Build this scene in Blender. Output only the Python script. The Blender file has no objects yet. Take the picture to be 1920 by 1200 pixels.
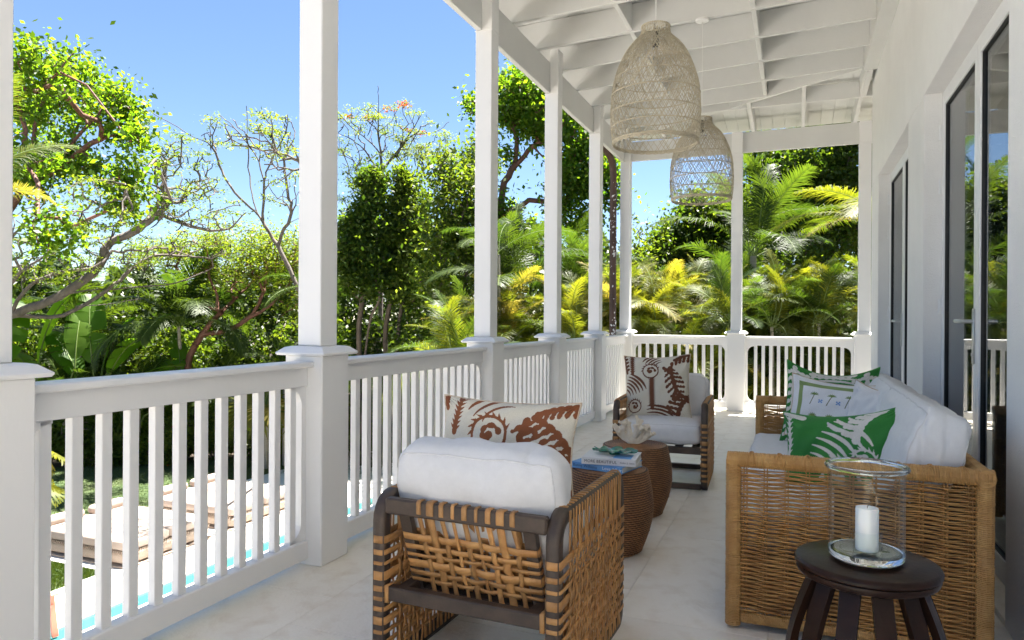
import bpy, math, random
import numpy as np
from mathutils import Matrix, Vector
R = math.radians
rng = np.random.default_rng(7)
random.seed(7)
SC = bpy.context.scene
COL = SC.collection

# ------------------------------------------------------------------ camera
F_PX, YAW, PITCH, ROLL, EYE = 1325.9, .3814, -.0015, .0055, 1.25
fw = np.array([-math.sin(YAW)*math.cos(PITCH), math.cos(YAW)*math.cos(PITCH), math.sin(PITCH)])
r0 = np.array([math.cos(YAW), math.sin(YAW), 0.]); u0 = np.cross(r0, fw)
rt = math.cos(ROLL)*r0+math.sin(ROLL)*u0; up = -math.sin(ROLL)*r0+math.cos(ROLL)*u0
cd = bpy.data.cameras.new('camera'); cam = bpy.data.objects.new('camera', cd); COL.objects.link(cam)
cd.sensor_width = 36; cd.lens = F_PX/1920*36; cd.clip_start = .05; cd.clip_end = 2000
cam.matrix_world = Matrix([[rt[i], up[i], -fw[i], (0, 0, EYE)[i]] for i in range(3)]+[[0, 0, 0, 1]])
SC.camera = cam

# ------------------------------------------------------------------ sky, sun, exposure
SUN_EL, SUN_AZ = R(73), R(15)          # azimuth measured from +Y towards +X
w = bpy.data.worlds.new('World'); SC.world = w; w.use_nodes = True
nt = w.node_tree; bg = nt.nodes['Background']
sky = nt.nodes.new('ShaderNodeTexSky'); sky.sky_type = 'NISHITA'; sky.sun_disc = False
sky.sun_elevation = SUN_EL; sky.sun_rotation = SUN_AZ
sky.altitude = 0; sky.air_density = 1.0; sky.dust_density = 0; sky.ozone_density = 4.0
tint = nt.nodes.new('ShaderNodeMix'); tint.data_type = 'RGBA'; tint.blend_type = 'MULTIPLY'; tint.inputs[0].default_value = 1
tint.inputs[7].default_value = (.60, .605, .63, 1); nt.links.new(sky.outputs[0], tint.inputs[6]); nt.links.new(tint.outputs[2], bg.inputs[0]); bg.inputs[1].default_value = .05
sd = bpy.data.lights.new('sun', 'SUN'); sun = bpy.data.objects.new('sun', sd); COL.objects.link(sun)
sd.energy = 5.0; sd.angle = R(.5); sd.color = (1, .955, .88)
sdir = Vector((math.sin(SUN_AZ)*math.cos(SUN_EL), math.cos(SUN_AZ)*math.cos(SUN_EL), math.sin(SUN_EL)))
sun.rotation_euler = sdir.to_track_quat('Z', 'Y').to_euler(); sun.location = (0, 0, 30)
SC.view_settings.view_transform = 'Standard'; SC.view_settings.look = 'None'
SC.view_settings.gamma = 1; SC.view_settings.use_curve_mapping = False
SC.view_settings.exposure = 2.76
SC.render.engine = 'CYCLES'
SC.cycles.max_bounces = 24; SC.cycles.diffuse_bounces = 8; SC.cycles.transparent_max_bounces = 16
SC.cycles.transmission_bounces = 20

# ------------------------------------------------------------------ small helpers
def tag(o, label=None, cat=None, group=None, kind=None):
    if label: o['label'] = label
    if cat: o['category'] = cat
    if group: o['group'] = group
    if kind: o['kind'] = kind
    return o
def empty(name, loc=(0, 0, 0), rz=0, label=None, cat=None, group=None, kind=None, parent=None):
    o = bpy.data.objects.new(name, None); COL.objects.link(o); o.location = loc; o.rotation_euler = (0, 0, rz)
    o.empty_display_size = .1
    if parent: o.parent = parent
    return tag(o, label, cat, group, kind)
def kids(o): return [c for c in bpy.data.objects if c.parent == o]
def copy_tree(o, parent=None):
    ch = [c for c in o.children]
    c = o.copy(); COL.objects.link(c)
    if parent: c.parent = parent
    for k in ch: copy_tree(k, c)
    return c
def inst(name, mesh, parent=None, loc=(0, 0, 0), rot=(0, 0, 0), sc=1, **kw):
    o = bpy.data.objects.new(name, mesh); COL.objects.link(o)
    o.location = loc; o.rotation_euler = rot; o.scale = (sc, sc, sc) if np.isscalar(sc) else sc
    if parent: o.parent = parent
    return tag(o, **kw)
def mesh_np(name, V, Fs, mats=(), smooth=False, mi=None):
    """V (n,3); Fs list of (m,k) index arrays"""
    me = bpy.data.meshes.new(name); V = np.asarray(V, np.float32)
    Fs = [np.asarray(f, np.int32) for f in (Fs if isinstance(Fs, list) else [Fs]) if len(f)]
    me.vertices.add(len(V)); me.vertices.foreach_set('co', V.ravel())
    nl = sum(f.size for f in Fs); me.loops.add(nl)
    me.loops.foreach_set('vertex_index', np.concatenate([f.ravel() for f in Fs]))
    tot = np.concatenate([np.full(len(f), f.shape[1], np.int32) for f in Fs])
    st = np.concatenate([[0], np.cumsum(tot)[:-1]]).astype(np.int32)
    me.polygons.add(len(tot)); me.polygons.foreach_set('loop_start', st)
    try: me.polygons.foreach_set('loop_total', tot)
    except Exception: pass
    if mi is not None: me.polygons.foreach_set('material_index', np.asarray(mi, np.int32))
    if smooth: me.polygons.foreach_set('use_smooth', np.ones(len(tot), bool))
    for m in mats: me.materials.append(m)
    me.update(calc_edges=True); me.validate()
    return me
class MB:
    def __init__(s): s.v = []; s.f = []; s.n = 0; s.M = None
    def raw(s, V, F):
        V = np.asarray(V, float).reshape(-1, 3)
        if s.M is not None:
            M = np.array(s.M); V = V@M[:3, :3].T+M[:3, 3]
        s.v.append(V); s.f += [[i+s.n for i in f] for f in F]; s.n += len(V); return s
    def box(s, x0, x1, y0, y1, z0, z1, b=.003):
        if x0 > x1: x0, x1 = x1, x0
        if y0 > y1: y0, y1 = y1, y0
        if z0 > z1: z0, z1 = z1, z0
        lo = (x0, y0, z0); hi = (x1, y1, z1)
        b = min(b, .45*min(hi[i]-lo[i] for i in range(3)))
        V = []; idx = {}
        for c in range(8):
            sg = [(c >> i) & 1 for i in range(3)]
            for a in range(3):                 # vertex lying on the face of axis a
                p = [(hi[i] if sg[i] else lo[i])+(0 if i == a else (-b if sg[i] else b)) for i in range(3)]
                idx[(c, a)] = len(V); V.append(p)
        Fc = []
        for a in range(3):
            o1, o2 = (a+1) % 3, (a+2) % 3
            for sgn in (0, 1):
                q = [(sgn << a) | (i << o1) | (j << o2) for i, j in ((0, 0), (1, 0), (1, 1), (0, 1))]
                f = [idx[(c, a)] for c in q]; Fc.append(f if sgn else f[::-1])
        for a in range(3):
            o1, o2 = (a+1) % 3, (a+2) % 3
            for i in (0, 1):
                for j in (0, 1):
                    c0 = (i << o1) | (j << o2); c1 = c0 | (1 << a)
                    f = [idx[(c0, o1)], idx[(c1, o1)], idx[(c1, o2)], idx[(c0, o2)]]
                    Fc.append(f if (i ^ j) else f[::-1])
        for c in range(8):
            f = [idx[(c, 0)], idx[(c, 1)], idx[(c, 2)]]
            Fc.append(f if bin(c).count('1') % 2 else f[::-1])
        return s.raw(V, Fc)
    def grid(s, G, cu=False, cv=False):
        G = np.asarray(G, float); n, m = G.shape[:2]; F = []
        for i in range(n if cu else n-1):
            for j in range(m if cv else m-1):
                a, b = i*m+j, ((i+1) % n)*m+j; c, d = ((i+1) % n)*m+(j+1) % m, i*m+(j+1) % m
                F.append([a, b, c, d])
        return s.raw(G.reshape(-1, 3), F)
    def lathe(s, prof, seg=48, c=(0, 0), closed=False):
        t = np.linspace(0, 2*np.pi, seg, endpoint=False); p = np.asarray(prof, float)
        G = np.stack([c[0]+p[:, None, 0]*np.cos(t), c[1]+p[:, None, 0]*np.sin(t), p[:, None, 1]+0*t], -1)
        return s.grid(G[::-1], cu=closed, cv=True)
    def tube(s, P, r, k=8, ref=None, closed=False, cap=True):
        P = np.asarray(P, float); n = len(P); r = np.broadcast_to(np.asarray(r, float), (n,))
        V = sweep(P[None], r[None], k, ref, closed)[0]
        s.grid(V, cu=closed, cv=True)
        if cap and not closed:
            b = s.n-n*k; s.f.append([b+i for i in range(k)][::1]); s.f.append([b+(n-1)*k+i for i in range(k)][::-1])
        return s
    def prism(s, pts, a, b, axis=0):
        """extrude a 2-D outline (list of (p,q)) from a to b along axis; remaining axes in cyclic order"""
        n = len(pts); V = []
        for t in (a, b):
            for p, q in pts:
                v = [0, 0, 0]; v[axis] = t; v[(axis+1) % 3] = p; v[(axis+2) % 3] = q; V.append(v)
        F = [[i for i in range(n)][::-1], [n+i for i in range(n)]]+[[i, (i+1) % n, n+(i+1) % n, n+i] for i in range(n)]
        return s.raw(V, F)
    def mesh(s, name, mats, smooth=False):
        me = bpy.data.meshes.new(name); me.from_pydata(np.concatenate(s.v).tolist(), [], s.f)
        for m in (mats if isinstance(mats, (list, tuple)) else [mats]): me.materials.append(m)
        if smooth:
            me.polygons.foreach_set('use_smooth', np.ones(len(me.polygons), bool))
            try: me.set_sharp_from_angle(angle=R(40))
            except Exception: pass
        me.update(); return me
    def obj(s, name, mats, parent=None, smooth=False, **kw):
        o = bpy.data.objects.new(name, s.mesh(name, mats, smooth)); COL.objects.link(o)
        if parent: o.parent = parent
        return tag(o, **kw)
def nrm(a): return a/(np.linalg.norm(a, axis=-1, keepdims=True)+1e-12)
def frames(P, ref=None, closed=False):
    if closed: T = np.roll(P, -1, -2)-np.roll(P, 1, -2)
    else: T = np.gradient(P, axis=-2)
    T = nrm(T); rf = np.array([0, 0, 1.]) if ref is None else np.asarray(ref, float)
    rf = np.broadcast_to(rf, T.shape).copy()
    if ref is None:
        bad = np.abs(nrm(P[..., -1:, :]-P[..., :1, :])[..., 2]) > .9
        rf = np.where(bad[..., None], np.array([0, 1., 0]), rf)
    A = nrm(np.cross(T, rf)); B = np.cross(A, T); return T, A, B
def sweep(P, r, k=6, ref=None, closed=False):
    T, A, B = frames(P, ref, closed); t = np.arange(k)*2*np.pi/k+np.pi/k
    return P[..., None, :]+r[..., None, None]*(A[..., None, :]*np.cos(t)[:, None]+B[..., None, :]*np.sin(t)[:, None])
def rings_to(V, closed=False, caps=False):
    """V (K,P,k,3) -> verts, faces"""
    K, Pn, k = V.shape[:3]; idx = np.arange(K*Pn*k).reshape(K, Pn, k)
    a = idx if closed else idx[:, :-1]; b = np.roll(idx, -1, 1) if closed else idx[:, 1:]
    F = np.stack([a, b, np.roll(b, -1, 2), np.roll(a, -1, 2)], -1).reshape(-1, 4)
    return V.reshape(-1, 3), F
def strands(P, r, k=4, ref=None, closed=False):
    P = np.asarray(P, float); r = np.broadcast_to(np.asarray(r, float), P.shape[:2])
    return rings_to(sweep(P, r, k, ref, closed), closed)
def band(P, wd, hw, ht, closed=False):
    """flat strap: P (n,3), wd width direction (3,) or (n,3), half width, half thickness"""
    P = np.asarray(P, float); T = nrm((np.roll(P, -1, 0)-np.roll(P, 1, 0)) if closed else np.gradient(P, axis=0))
    W = nrm(np.broadcast_to(np.asarray(wd, float), P.shape)); N = nrm(np.cross(T, W))
    hw = np.broadcast_to(np.asarray(hw, float), (len(P),))[:, None]
    return np.stack([P+W*hw+N*ht, P-W*hw+N*ht, P-W*hw-N*ht, P+W*hw-N*ht], 1)
def join_vf(parts):
    V = []; F = []; n = 0
    for v, f in parts:
        V.append(v); F.append(np.asarray(f)+n); n += len(v)
    return np.concatenate(V), np.concatenate(F)
def PX(u, v, d):
    return np.array([0, 0, EYE])+d*(fw+rt*(u-960)/F_PX+up*(600-v)/F_PX)

# ------------------------------------------------------------------ materials
def mat(name, col, rough=.6, col2=None, scale=8, bump=0, bscale=None, metal=0, spec=.5, coat=0, detail=6, stretch=None,
        rnd=0, col3=None, s3=1.5, f3=.5, sub=0):
    m = bpy.data.materials.new(name); m.use_nodes = True; n = m.node_tree; L = n.links.new
    p = n.nodes['Principled BSDF']; p.inputs['Base Color'].default_value = (*col, 1)
    p.inputs['Roughness'].default_value = rough; p.inputs['Metallic'].default_value = metal
    p.inputs['Specular IOR Level'].default_value = spec; p.inputs['Coat Weight'].default_value = coat
    tc = n.nodes.new('ShaderNodeTexCoord'); src = tc.outputs['Object']
    if stretch:
        mp = n.nodes.new('ShaderNodeMapping'); mp.inputs['Scale'].default_value = stretch; L(src, mp.inputs[0]); src = mp.outputs[0]
    if col2 is not None:
        nz = n.nodes.new('ShaderNodeTexNoise'); nz.inputs['Scale'].default_value = scale; nz.inputs['Detail'].default_value = detail
        nz.inputs['Roughness'].default_value = .65; L(src, nz.inputs['Vector'])
        rp = n.nodes.new('ShaderNodeValToRGB'); rp.color_ramp.elements[0].position = .32; rp.color_ramp.elements[1].position = .68
        rp.color_ramp.elements[0].color = (*col, 1); rp.color_ramp.elements[1].color = (*col2, 1); L(nz.outputs[0], rp.inputs[0])
        out = rp.outputs[0]
        if col3 is not None:
            n3 = n.nodes.new('ShaderNodeTexNoise'); n3.inputs['Scale'].default_value = s3; n3.inputs['Detail'].default_value = 8
            L(tc.outputs['Object'], n3.inputs['Vector']); r3 = n.nodes.new('ShaderNodeValToRGB')
            r3.color_ramp.elements[0].position = .48; r3.color_ramp.elements[1].position = .75; L(n3.outputs[0], r3.inputs[0])
            ml = n.nodes.new('ShaderNodeMath'); ml.operation = 'MULTIPLY'; ml.inputs[1].default_value = f3; L(r3.outputs[0], ml.inputs[0])
            mx = n.nodes.new('ShaderNodeMix'); mx.data_type = 'RGBA'; L(ml.outputs[0], mx.inputs[0]); L(out, mx.inputs[6]); mx.inputs[7].default_value = (*col3, 1)
            out = mx.outputs[2]
        if rnd:
            oi = n.nodes.new('ShaderNodeObjectInfo'); mr = n.nodes.new('ShaderNodeMapRange')
            mr.inputs[3].default_value = 1-rnd; mr.inputs[4].default_value = 1+rnd; L(oi.outputs['Random'], mr.inputs[0])
            mm = n.nodes.new('ShaderNodeMix'); mm.data_type = 'RGBA'; mm.blend_type = 'MULTIPLY'; mm.inputs[0].default_value = 1
            L(out, mm.inputs[6]); L(mr.outputs[0], mm.inputs[7]); out = mm.outputs[2]
        L(out, p.inputs['Base Color'])
    if bump:
        nb = n.nodes.new('ShaderNodeTexNoise'); nb.inputs['Scale'].default_value = bscale or scale*4; nb.inputs['Detail'].default_value = 5
        L(src, nb.inputs['Vector']); b = n.nodes.new('ShaderNodeBump'); b.inputs['Strength'].default_value = bump
        b.inputs['Distance'].default_value = .01; L(nb.outputs[0], b.inputs['Height']); L(b.outputs[0], p.inputs['Normal'])
    if sub: p.inputs['Subsurface Weight'].default_value = sub; p.inputs['Subsurface Radius'].default_value = (.02, .015, .01)
    return m
def leafmat(name, c1, c2, trans=.35, rough=.42, obj=.25, tcol=None):
    """leaf colour varies leaf by leaf and frond by frond; light also comes through the blade"""
    m = bpy.data.materials.new(name); m.use_nodes = True; n = m.node_tree; L = n.links.new
    p = n.nodes['Principled BSDF']; out = n.nodes['Material Output']
    g = n.nodes.new('ShaderNodeNewGeometry'); oi = n.nodes.new('ShaderNodeObjectInfo')
    a = n.nodes.new('ShaderNodeMath'); a.operation = 'MULTIPLY'; a.inputs[1].default_value = 1-obj; L(g.outputs['Random Per Island'], a.inputs[0])
    b = n.nodes.new('ShaderNodeMath'); b.operation = 'MULTIPLY_ADD'; b.inputs[1].default_value = obj; L(oi.outputs['Random'], b.inputs[0]); L(a.outputs[0], b.inputs[2])
    rp = n.nodes.new('ShaderNodeValToRGB'); rp.color_ramp.elements[0].color = (*c1, 1); rp.color_ramp.elements[1].color = (*c2, 1)
    rp.color_ramp.elements[0].position = .15; rp.color_ramp.elements[1].position = .9
    L(b.outputs[0], rp.inputs[0]); L(rp.outputs[0], p.inputs['Base Color']); p.inputs['Roughness'].default_value = rough
    p.inputs['Specular IOR Level'].default_value = .22
    t = n.nodes.new('ShaderNodeBsdfTranslucent'); mx = n.nodes.new('ShaderNodeMixShader'); mx.inputs[0].default_value = trans
    hs = n.nodes.new('ShaderNodeMix'); hs.data_type = 'RGBA'; hs.blend_type = 'MULTIPLY'; hs.inputs[0].default_value = 1
    hs.inputs[7].default_value = (*(tcol or (3.0, 2.9, .9)), 1); L(rp.outputs[0], hs.inputs[6]); L(hs.outputs[2], t.inputs[0])
    L(p.outputs[0], mx.inputs[1]); L(t.outputs[0], mx.inputs[2]); L(mx.outputs[0], out.inputs[0])
    return m
M = {}
M['paint'] = mat('white_paint', (.80, .80, .795), .42, (.765, .768, .765), 1.6, .06, 60, stretch=(1, 1, .35), col3=(.69, .69, .67), s3=2.3, f3=.22)
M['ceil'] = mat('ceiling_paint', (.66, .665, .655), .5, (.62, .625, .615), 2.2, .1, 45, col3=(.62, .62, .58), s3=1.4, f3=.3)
M['stucco'] = mat('stucco', (.80, .80, .80), .75, (.77, .77, .77), 5, .5, 140, col3=(.66, .665, .67), s3=1.1, f3=.4)
M['alu'] = mat('white_aluminium', (.78, .79, .80), .3, (.74, .75, .765), 3)
M['gasket'] = mat('black_gasket', (.012, .012, .014), .5)
M['steel'] = mat('brushed_steel', (.55, .57, .58), .32, (.48, .5, .51), 30, metal=.85)
M['stone'] = mat('coral_stone', (.81, .745, .64), .34, (.85, .80, .71), 3.2, .35, 55, rnd=.045, spec=.8, col3=(.60, .49, .35), s3=8, f3=.5, detail=10)
M['joint'] = mat('tile_joint', (.68, .62, .52), .9, (.60, .55, .46), 10)
M['dwood'] = mat('dark_stained_wood', (.045, .029, .020), .5, (.090, .060, .040), 14, .2, 60, stretch=(1, .12, 1), col3=(.045, .032, .025), s3=9, f3=.5)
M['strap'] = mat('leather_strap', (.40, .185, .055), .5, (.56, .30, .105), 22, .25, 140, rnd=.22, col3=(.34, .14, .04), s3=14, f3=.4)
M['linen'] = mat('white_linen', (.76, .755, .75), .9, (.72, .715, .71), 30, .35, 500, detail=3)
M['linenseam'] = mat('linen_piping', (.68, .675, .67), .9, (.62, .61, .6), 60)
M['wicker'] = mat('honey_wicker', (.42, .19, .048), .5, (.58, .32, .10), 20, .2, 160, stretch=(.5, .5, 3), col3=(.20, .08, .02), s3=10, f3=.75)
M['wickwrap'] = mat('wicker_wrap', (.42, .215, .062), .5, (.56, .33, .115), 18, .2, 160, col3=(.40, .20, .07), s3=12, f3=.5)
M['rattan'] = mat('brown_rattan', (.20, .085, .03), .45, (.42, .20, .075), 60, .2, 200, stretch=(1, 1, 2.2), col3=(.09, .035, .015), s3=14, f3=.6)
M['rattan_shade'] = mat('painted_groove_shade', (.045, .018, .008), .6, (.07, .03, .012), 60)  # darker rattan colour that paints shade into the stool grooves
M['lampw'] = mat('whitewashed_rattan', (.56, .50, .375), .7, (.42, .37, .265), 26, .2, 200, col3=(.34, .28, .2), s3=16, f3=.5)
M['espresso'] = mat('espresso_wood', (.011, .005, .003), .32, (.030, .012, .006), 10, .08, 60, stretch=(1, 1, .2), spec=.18)
M['candle'] = mat('candle_wax', (.86, .85, .83), .5, (.84, .83, .81), 4, sub=.3)
M['coral'] = mat('white_coral', (.80, .74, .62), .85, (.72, .62, .47), 22, .6, 160, col3=(.55, .42, .28), s3=20, f3=.35)
M['jade'] = mat('green_glaze', (.012, .085, .05), .18, (.05, .24, .16), 26, .3, 90, coat=.6)
M['paper'] = mat('book_pages', (.74, .72, .66), .8, (.66, .64, .58), 3, .6, 300, stretch=(1, 1, 60))
M['bookw'] = mat('white_book_cover', (.78, .77, .76), .4, (.70, .69, .69), 3)
M['bookb'] = mat('blue_book_cover', (.10, .30, .62), .4, (.16, .38, .70), 5)
M['ink'] = mat('dark_print', (.03, .03, .035), .6)
M['inkw'] = mat('white_print', (.85, .87, .9), .6)
M['inkn'] = mat('navy_print', (.02, .05, .16), .6)
M['pipe'] = mat('rusty_brown_pipe', (.045, .026, .02), .6, (.085, .045, .032), 9, .5, 60, stretch=(1, 1, .3), col3=(.55, .55, .56), s3=16, f3=.0)
M['flake'] = mat('flaking_white_paint', (.7, .7, .7), .8)
M['cord'] = mat('white_cord', (.72, .72, .7), .5)
M['bulb'] = mat('frosted_bulb', (.8, .8, .78), .3)
M['socket'] = mat('lamp_socket', (.10, .09, .08), .5)
M['cream'] = mat('cream_canvas', (.36, .295, .25), .9, (.345, .28, .24), 6, .2, 90)
M['rope'] = mat('pale_rope_weave', (.42, .34, .275), .9, (.30, .235, .18), 30, .8, 90, stretch=(1, 1, 4))
M['redc'] = mat('coral_red_paint', (.72, .19, .12), .5, (.66, .15, .10), 5)
M['pave'] = mat('white_paving', (.78, .75, .71), .85, (.72, .69, .65), 1.2, .1, 30)
M['pool'] = mat('pool_wall', (.35, .68, .66), .5, (.28, .60, .60), 3)
M['soil'] = mat('mulch', (.07, .05, .032), .95, (.035, .026, .018), 8, .6, 20)
M['grass'] = mat('lawn', (.024, .050, .009), .9, (.045, .072, .015), 2.6, .8, 60, col3=(.08, .08, .03), s3=.9, f3=.5)
M['bark'] = mat('grey_bark', (.085, .07, .06), .9, (.16, .135, .115), 9, .6, 40, stretch=(1, 1, .4), col3=(.05, .04, .03), s3=3, f3=.5)
M['barkd'] = mat('dark_bark', (.07, .052, .04), .9, (.13, .10, .075), 9, .6, 40, stretch=(1, 1, .4))
M['barkr'] = mat('red_gumbo_bark', (.115, .045, .028), .7, (.18, .08, .052), 5, .5, 30, col3=(.10, .045, .03), s3=3, f3=.5)
M['pod'] = mat('black_seed_pod', (.022, .015, .012), .7)
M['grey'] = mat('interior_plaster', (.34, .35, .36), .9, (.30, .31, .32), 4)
M['lf_bright'] = leafmat('gumbo_leaf', (.036, .082, .009), (.088, .130, .014), .58, tcol=(3.3, 3.3, .9))
M['lf_feather'] = leafmat('feather_leaf', (.050, .085, .011), (.115, .135, .02), .5)
M['lf_mid'] = leafmat('mid_leaf', (.032, .064, .010), (.086, .112, .017), .5)
M['lf_dark'] = leafmat('dark_leaf', (.030, .064, .010), (.080, .112, .016), .48)
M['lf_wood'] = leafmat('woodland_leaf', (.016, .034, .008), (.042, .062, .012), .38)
M['lf_flower'] = leafmat('flame_flower', (.45, .09, .02), (.55, .17, .04), .3, tcol=(1.2, 1, .8))
M['fr_green'] = leafmat('palm_frond_green', (.015, .034, .007), (.044, .068, .012), .42, .5, .5)
M['fr_yellow'] = leafmat('palm_frond_yellow', (.036, .060, .008), (.110, .112, .016), .46, .5, .6)
M['fr_gold'] = leafmat('palm_frond_gold', (.10, .095, .020), (.18, .145, .05), .4, .5, .5)
M['banana'] = leafmat('banana_leaf', (.05, .12, .013), (.10, .17, .022), .58, .42, .7, tcol=(3.6, 3.6, .9))
M['rib'] = mat('leaf_rib', (.10, .16, .03), .5, (.15, .20, .045), 6)
M['trunkp'] = mat('palm_trunk', (.22, .20, .16), .85, (.32, .30, .25), 6, .5, 30, stretch=(.4, .4, 3))
M['blade'] = leafmat('grass_blade', (.024, .052, .009), (.060, .085, .017), .3)
def fres(n, ior):
    """Fresnel that behaves the same from both sides of a thin sheet"""
    f = n.nodes.new('ShaderNodeFresnel'); g = n.nodes.new('ShaderNodeNewGeometry'); m = n.nodes.new('ShaderNodeMath'); m.operation = 'MULTIPLY_ADD'
    m.inputs[1].default_value = 1/ior-ior; m.inputs[2].default_value = ior; n.links.new(g.outputs['Backfacing'], m.inputs[0]); n.links.new(m.outputs[0], f.inputs[0]); return f
def glass_thin():
    m = bpy.data.materials.new('door_glass'); m.use_nodes = True; n = m.node_tree; L = n.links.new
    n.nodes.remove(n.nodes['Principled BSDF']); o = n.nodes['Material Output']
    t = n.nodes.new('ShaderNodeBsdfTransparent'); t.inputs[0].default_value = (.62, .66, .66, 1)
    g = n.nodes.new('ShaderNodeBsdfGlossy'); g.inputs['Roughness'].default_value = 0
    f = fres(n, 3.2)
    mx = n.nodes.new('ShaderNodeMixShader'); L(f.outputs[0], mx.inputs[0]); L(t.outputs[0], mx.inputs[1]); L(g.outputs[0], mx.inputs[2]); L(mx.outputs[0], o.inputs[0])
    return m
M['glass'] = glass_thin()
def clear_glass():
    m = bpy.data.materials.new('clear_glass'); m.use_nodes = True; p = m.node_tree.nodes['Principled BSDF']
    p.inputs['Base Color'].default_value = (.96, .985, .985, 1); p.inputs['Transmission Weight'].default_value = 1
    p.inputs['Roughness'].default_value = 0; p.inputs['IOR'].default_value = 1.47; return m
M['clear'] = clear_glass()
def thin_clear():
    m = bpy.data.materials.new('thin_clear_glass'); m.use_nodes = True; n = m.node_tree; L = n.links.new
    n.nodes.remove(n.nodes['Principled BSDF']); o = n.nodes['Material Output']
    t = n.nodes.new('ShaderNodeBsdfTransparent'); t.inputs[0].default_value = (.975, .99, .99, 1)
    g = n.nodes.new('ShaderNodeBsdfGlossy'); g.inputs['Roughness'].default_value = .01; f = fres(n, 1.24)
    mx = n.nodes.new('ShaderNodeMixShader'); L(f.outputs[0], mx.inputs[0]); L(t.outputs[0], mx.inputs[1]); L(g.outputs[0], mx.inputs[2]); L(mx.outputs[0], o.inputs[0]); return m
M['thin'] = thin_clear()
def water():
    m = bpy.data.materials.new('pool_water'); m.use_nodes = True; n = m.node_tree; p = n.nodes['Principled BSDF']
    p.inputs['Base Color'].default_value = (.040, .155, .150, 1); p.inputs['Roughness'].default_value = .06; p.inputs['Specular IOR Level'].default_value = .2
    nz = n.nodes.new('ShaderNodeTexNoise'); nz.inputs['Scale'].default_value = 5; b = n.nodes.new('ShaderNodeBump')
    b.inputs['Strength'].default_value = .15; n.links.new(nz.outputs[0], b.inputs['Height']); n.links.new(b.outputs[0], p.inputs['Normal']); return m
M['water'] = water()

# =================================================================== THE PORCH
PA, PW, CW = 2.199, .229, .142             # pedestal inner face at x=-PA, pedestal and shaft widths
DD = (PW-CW)/2
YP = [1.268, 2.932, 5.086, 6.770, 8.437, 10.115]
XF = [-.874, .711]
XC = -PA-PW/2; WX = .80; DX = .92; YEND = 9.03
ZB = 3.55
def zroof(x): return 3.87+.036*(x+2.33)

# floor: cream coral-stone tiles with open joints over a bed
fl = MB().box(-2.52, 1.0, -9.0, 10.55, -.34, -.012, .004).box(-2.52, .79, -9.0, -1.604, -.0119, -.001, .004).box(1.0, 3.2, 9.03, 10.55, -.34, -.012, .004).obj('deck_floor', M['joint'], kind='structure')  # stretch behind the viewer is unseen, lengthened to bounce sun onto near furniture
tm = {}
TS = .606
x_edges = [-2.52+i*TS for i in range(7)]
for i in range(6):
    for j in range(21):
        xa, xb = x_edges[i], min(x_edges[i+1], .99); ya = -1.6+j*TS-(.3 if i % 2 else 0); yb = ya+TS
        ya = max(ya, -1.6); yb = min(yb, 10.55)
        if yb-ya < .05 or xb-xa < .05: continue
        key = (round(xb-xa, 3), round(yb-ya, 3))
        if key not in tm:
            g = .0007; tm[key] = MB().box(g-key[0]/2, key[0]/2-g, g-key[1]/2, key[1]/2-g, -.014, 0, .0015).mesh('tile', M['stone'])
        inst('tile', tm[key], fl, ((xa+xb)/2, (ya+yb)/2, random.uniform(-.0006, .0002)))
slab = MB().box(-2.56, 3.3, -9.1, 10.60, -.62, -.342, .01).obj('deck_edge', M['paint'], kind='structure')

# columns
def column(x0, y0, label, side='left', wide=True):
    t = empty('porch_column', (x0+PW/2, y0+PW/2, 0), 0, label, 'column', 'white square porch columns')
    h = PW/2; c = CW/2
    MB().box(-h, h, -h, h, 0, 1.06, .006).obj('pedestal', M['paint'], t)
    # moulded cap: lower plate, chamfered shoulder, upper plate
    cap = MB(); s = [(h+.028, 1.06), (h+.034, 1.068), (h+.034, 1.074), (h+.002, 1.100), (h-.018, 1.105), (c+.001, 1.106)]
    G = np.array([[[sx*q, sy*q, z] for sx, sy in ((-1, -1), (1, -1), (1, 1), (-1, 1))] for q, z in s])
    cap.grid(G[::-1], cv=True); cap.raw([[sx*(h+.028), sy*(h+.028), 1.06] for sx, sy in ((-1, -1), (1, -1), (1, 1), (-1, 1))], [[3, 2, 1, 0]])
    cap.obj('cap', M['paint'], t)
    MB().box(-c, c, -c, c, 1.104, ZB, .005).obj('shaft', M['paint'], t)
    up_ = MB()
    if side == 'left': up_.box(-c+.055, c+.001, -c, c, ZB, 3.99, .004)
    else: up_.box(-c, c, -c-.001, c-.055, ZB, 3.83, .004)
    up_.obj('post_head', M['paint'], t)
    cl = MB().box(-c-.004, c+.004, -c-.004, c+.004, ZB-.012, ZB-.003, .002).obj('collar', M['paint'], t)
    return t
cl_lab = ['white square column at the near left edge, only its inner half in view',
          'thick white column with the stone floor running up to its pedestal, nearest full column',
          'white column rising behind the brown patterned pillow, at the start of the short bays',
          'white column between the bright green tree crown and the next narrower view',
          'white column just left of the rusty brown pipe',
          'white corner column where the two railings meet beside the rusty pipe']
for y, l in zip(YP, cl_lab): column(-PA-PW, y, l)
column(-PA-PW, -.42, 'white column beside and behind the viewer')
column(XF[0], YP[5], 'white column in the middle of the far railing, beside the second lamp', 'far')
column(XF[1], YP[5], 'white column at the far end of the house wall', 'far')
column(2.35, YP[5], 'white column beyond the house corner', 'far')

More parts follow.
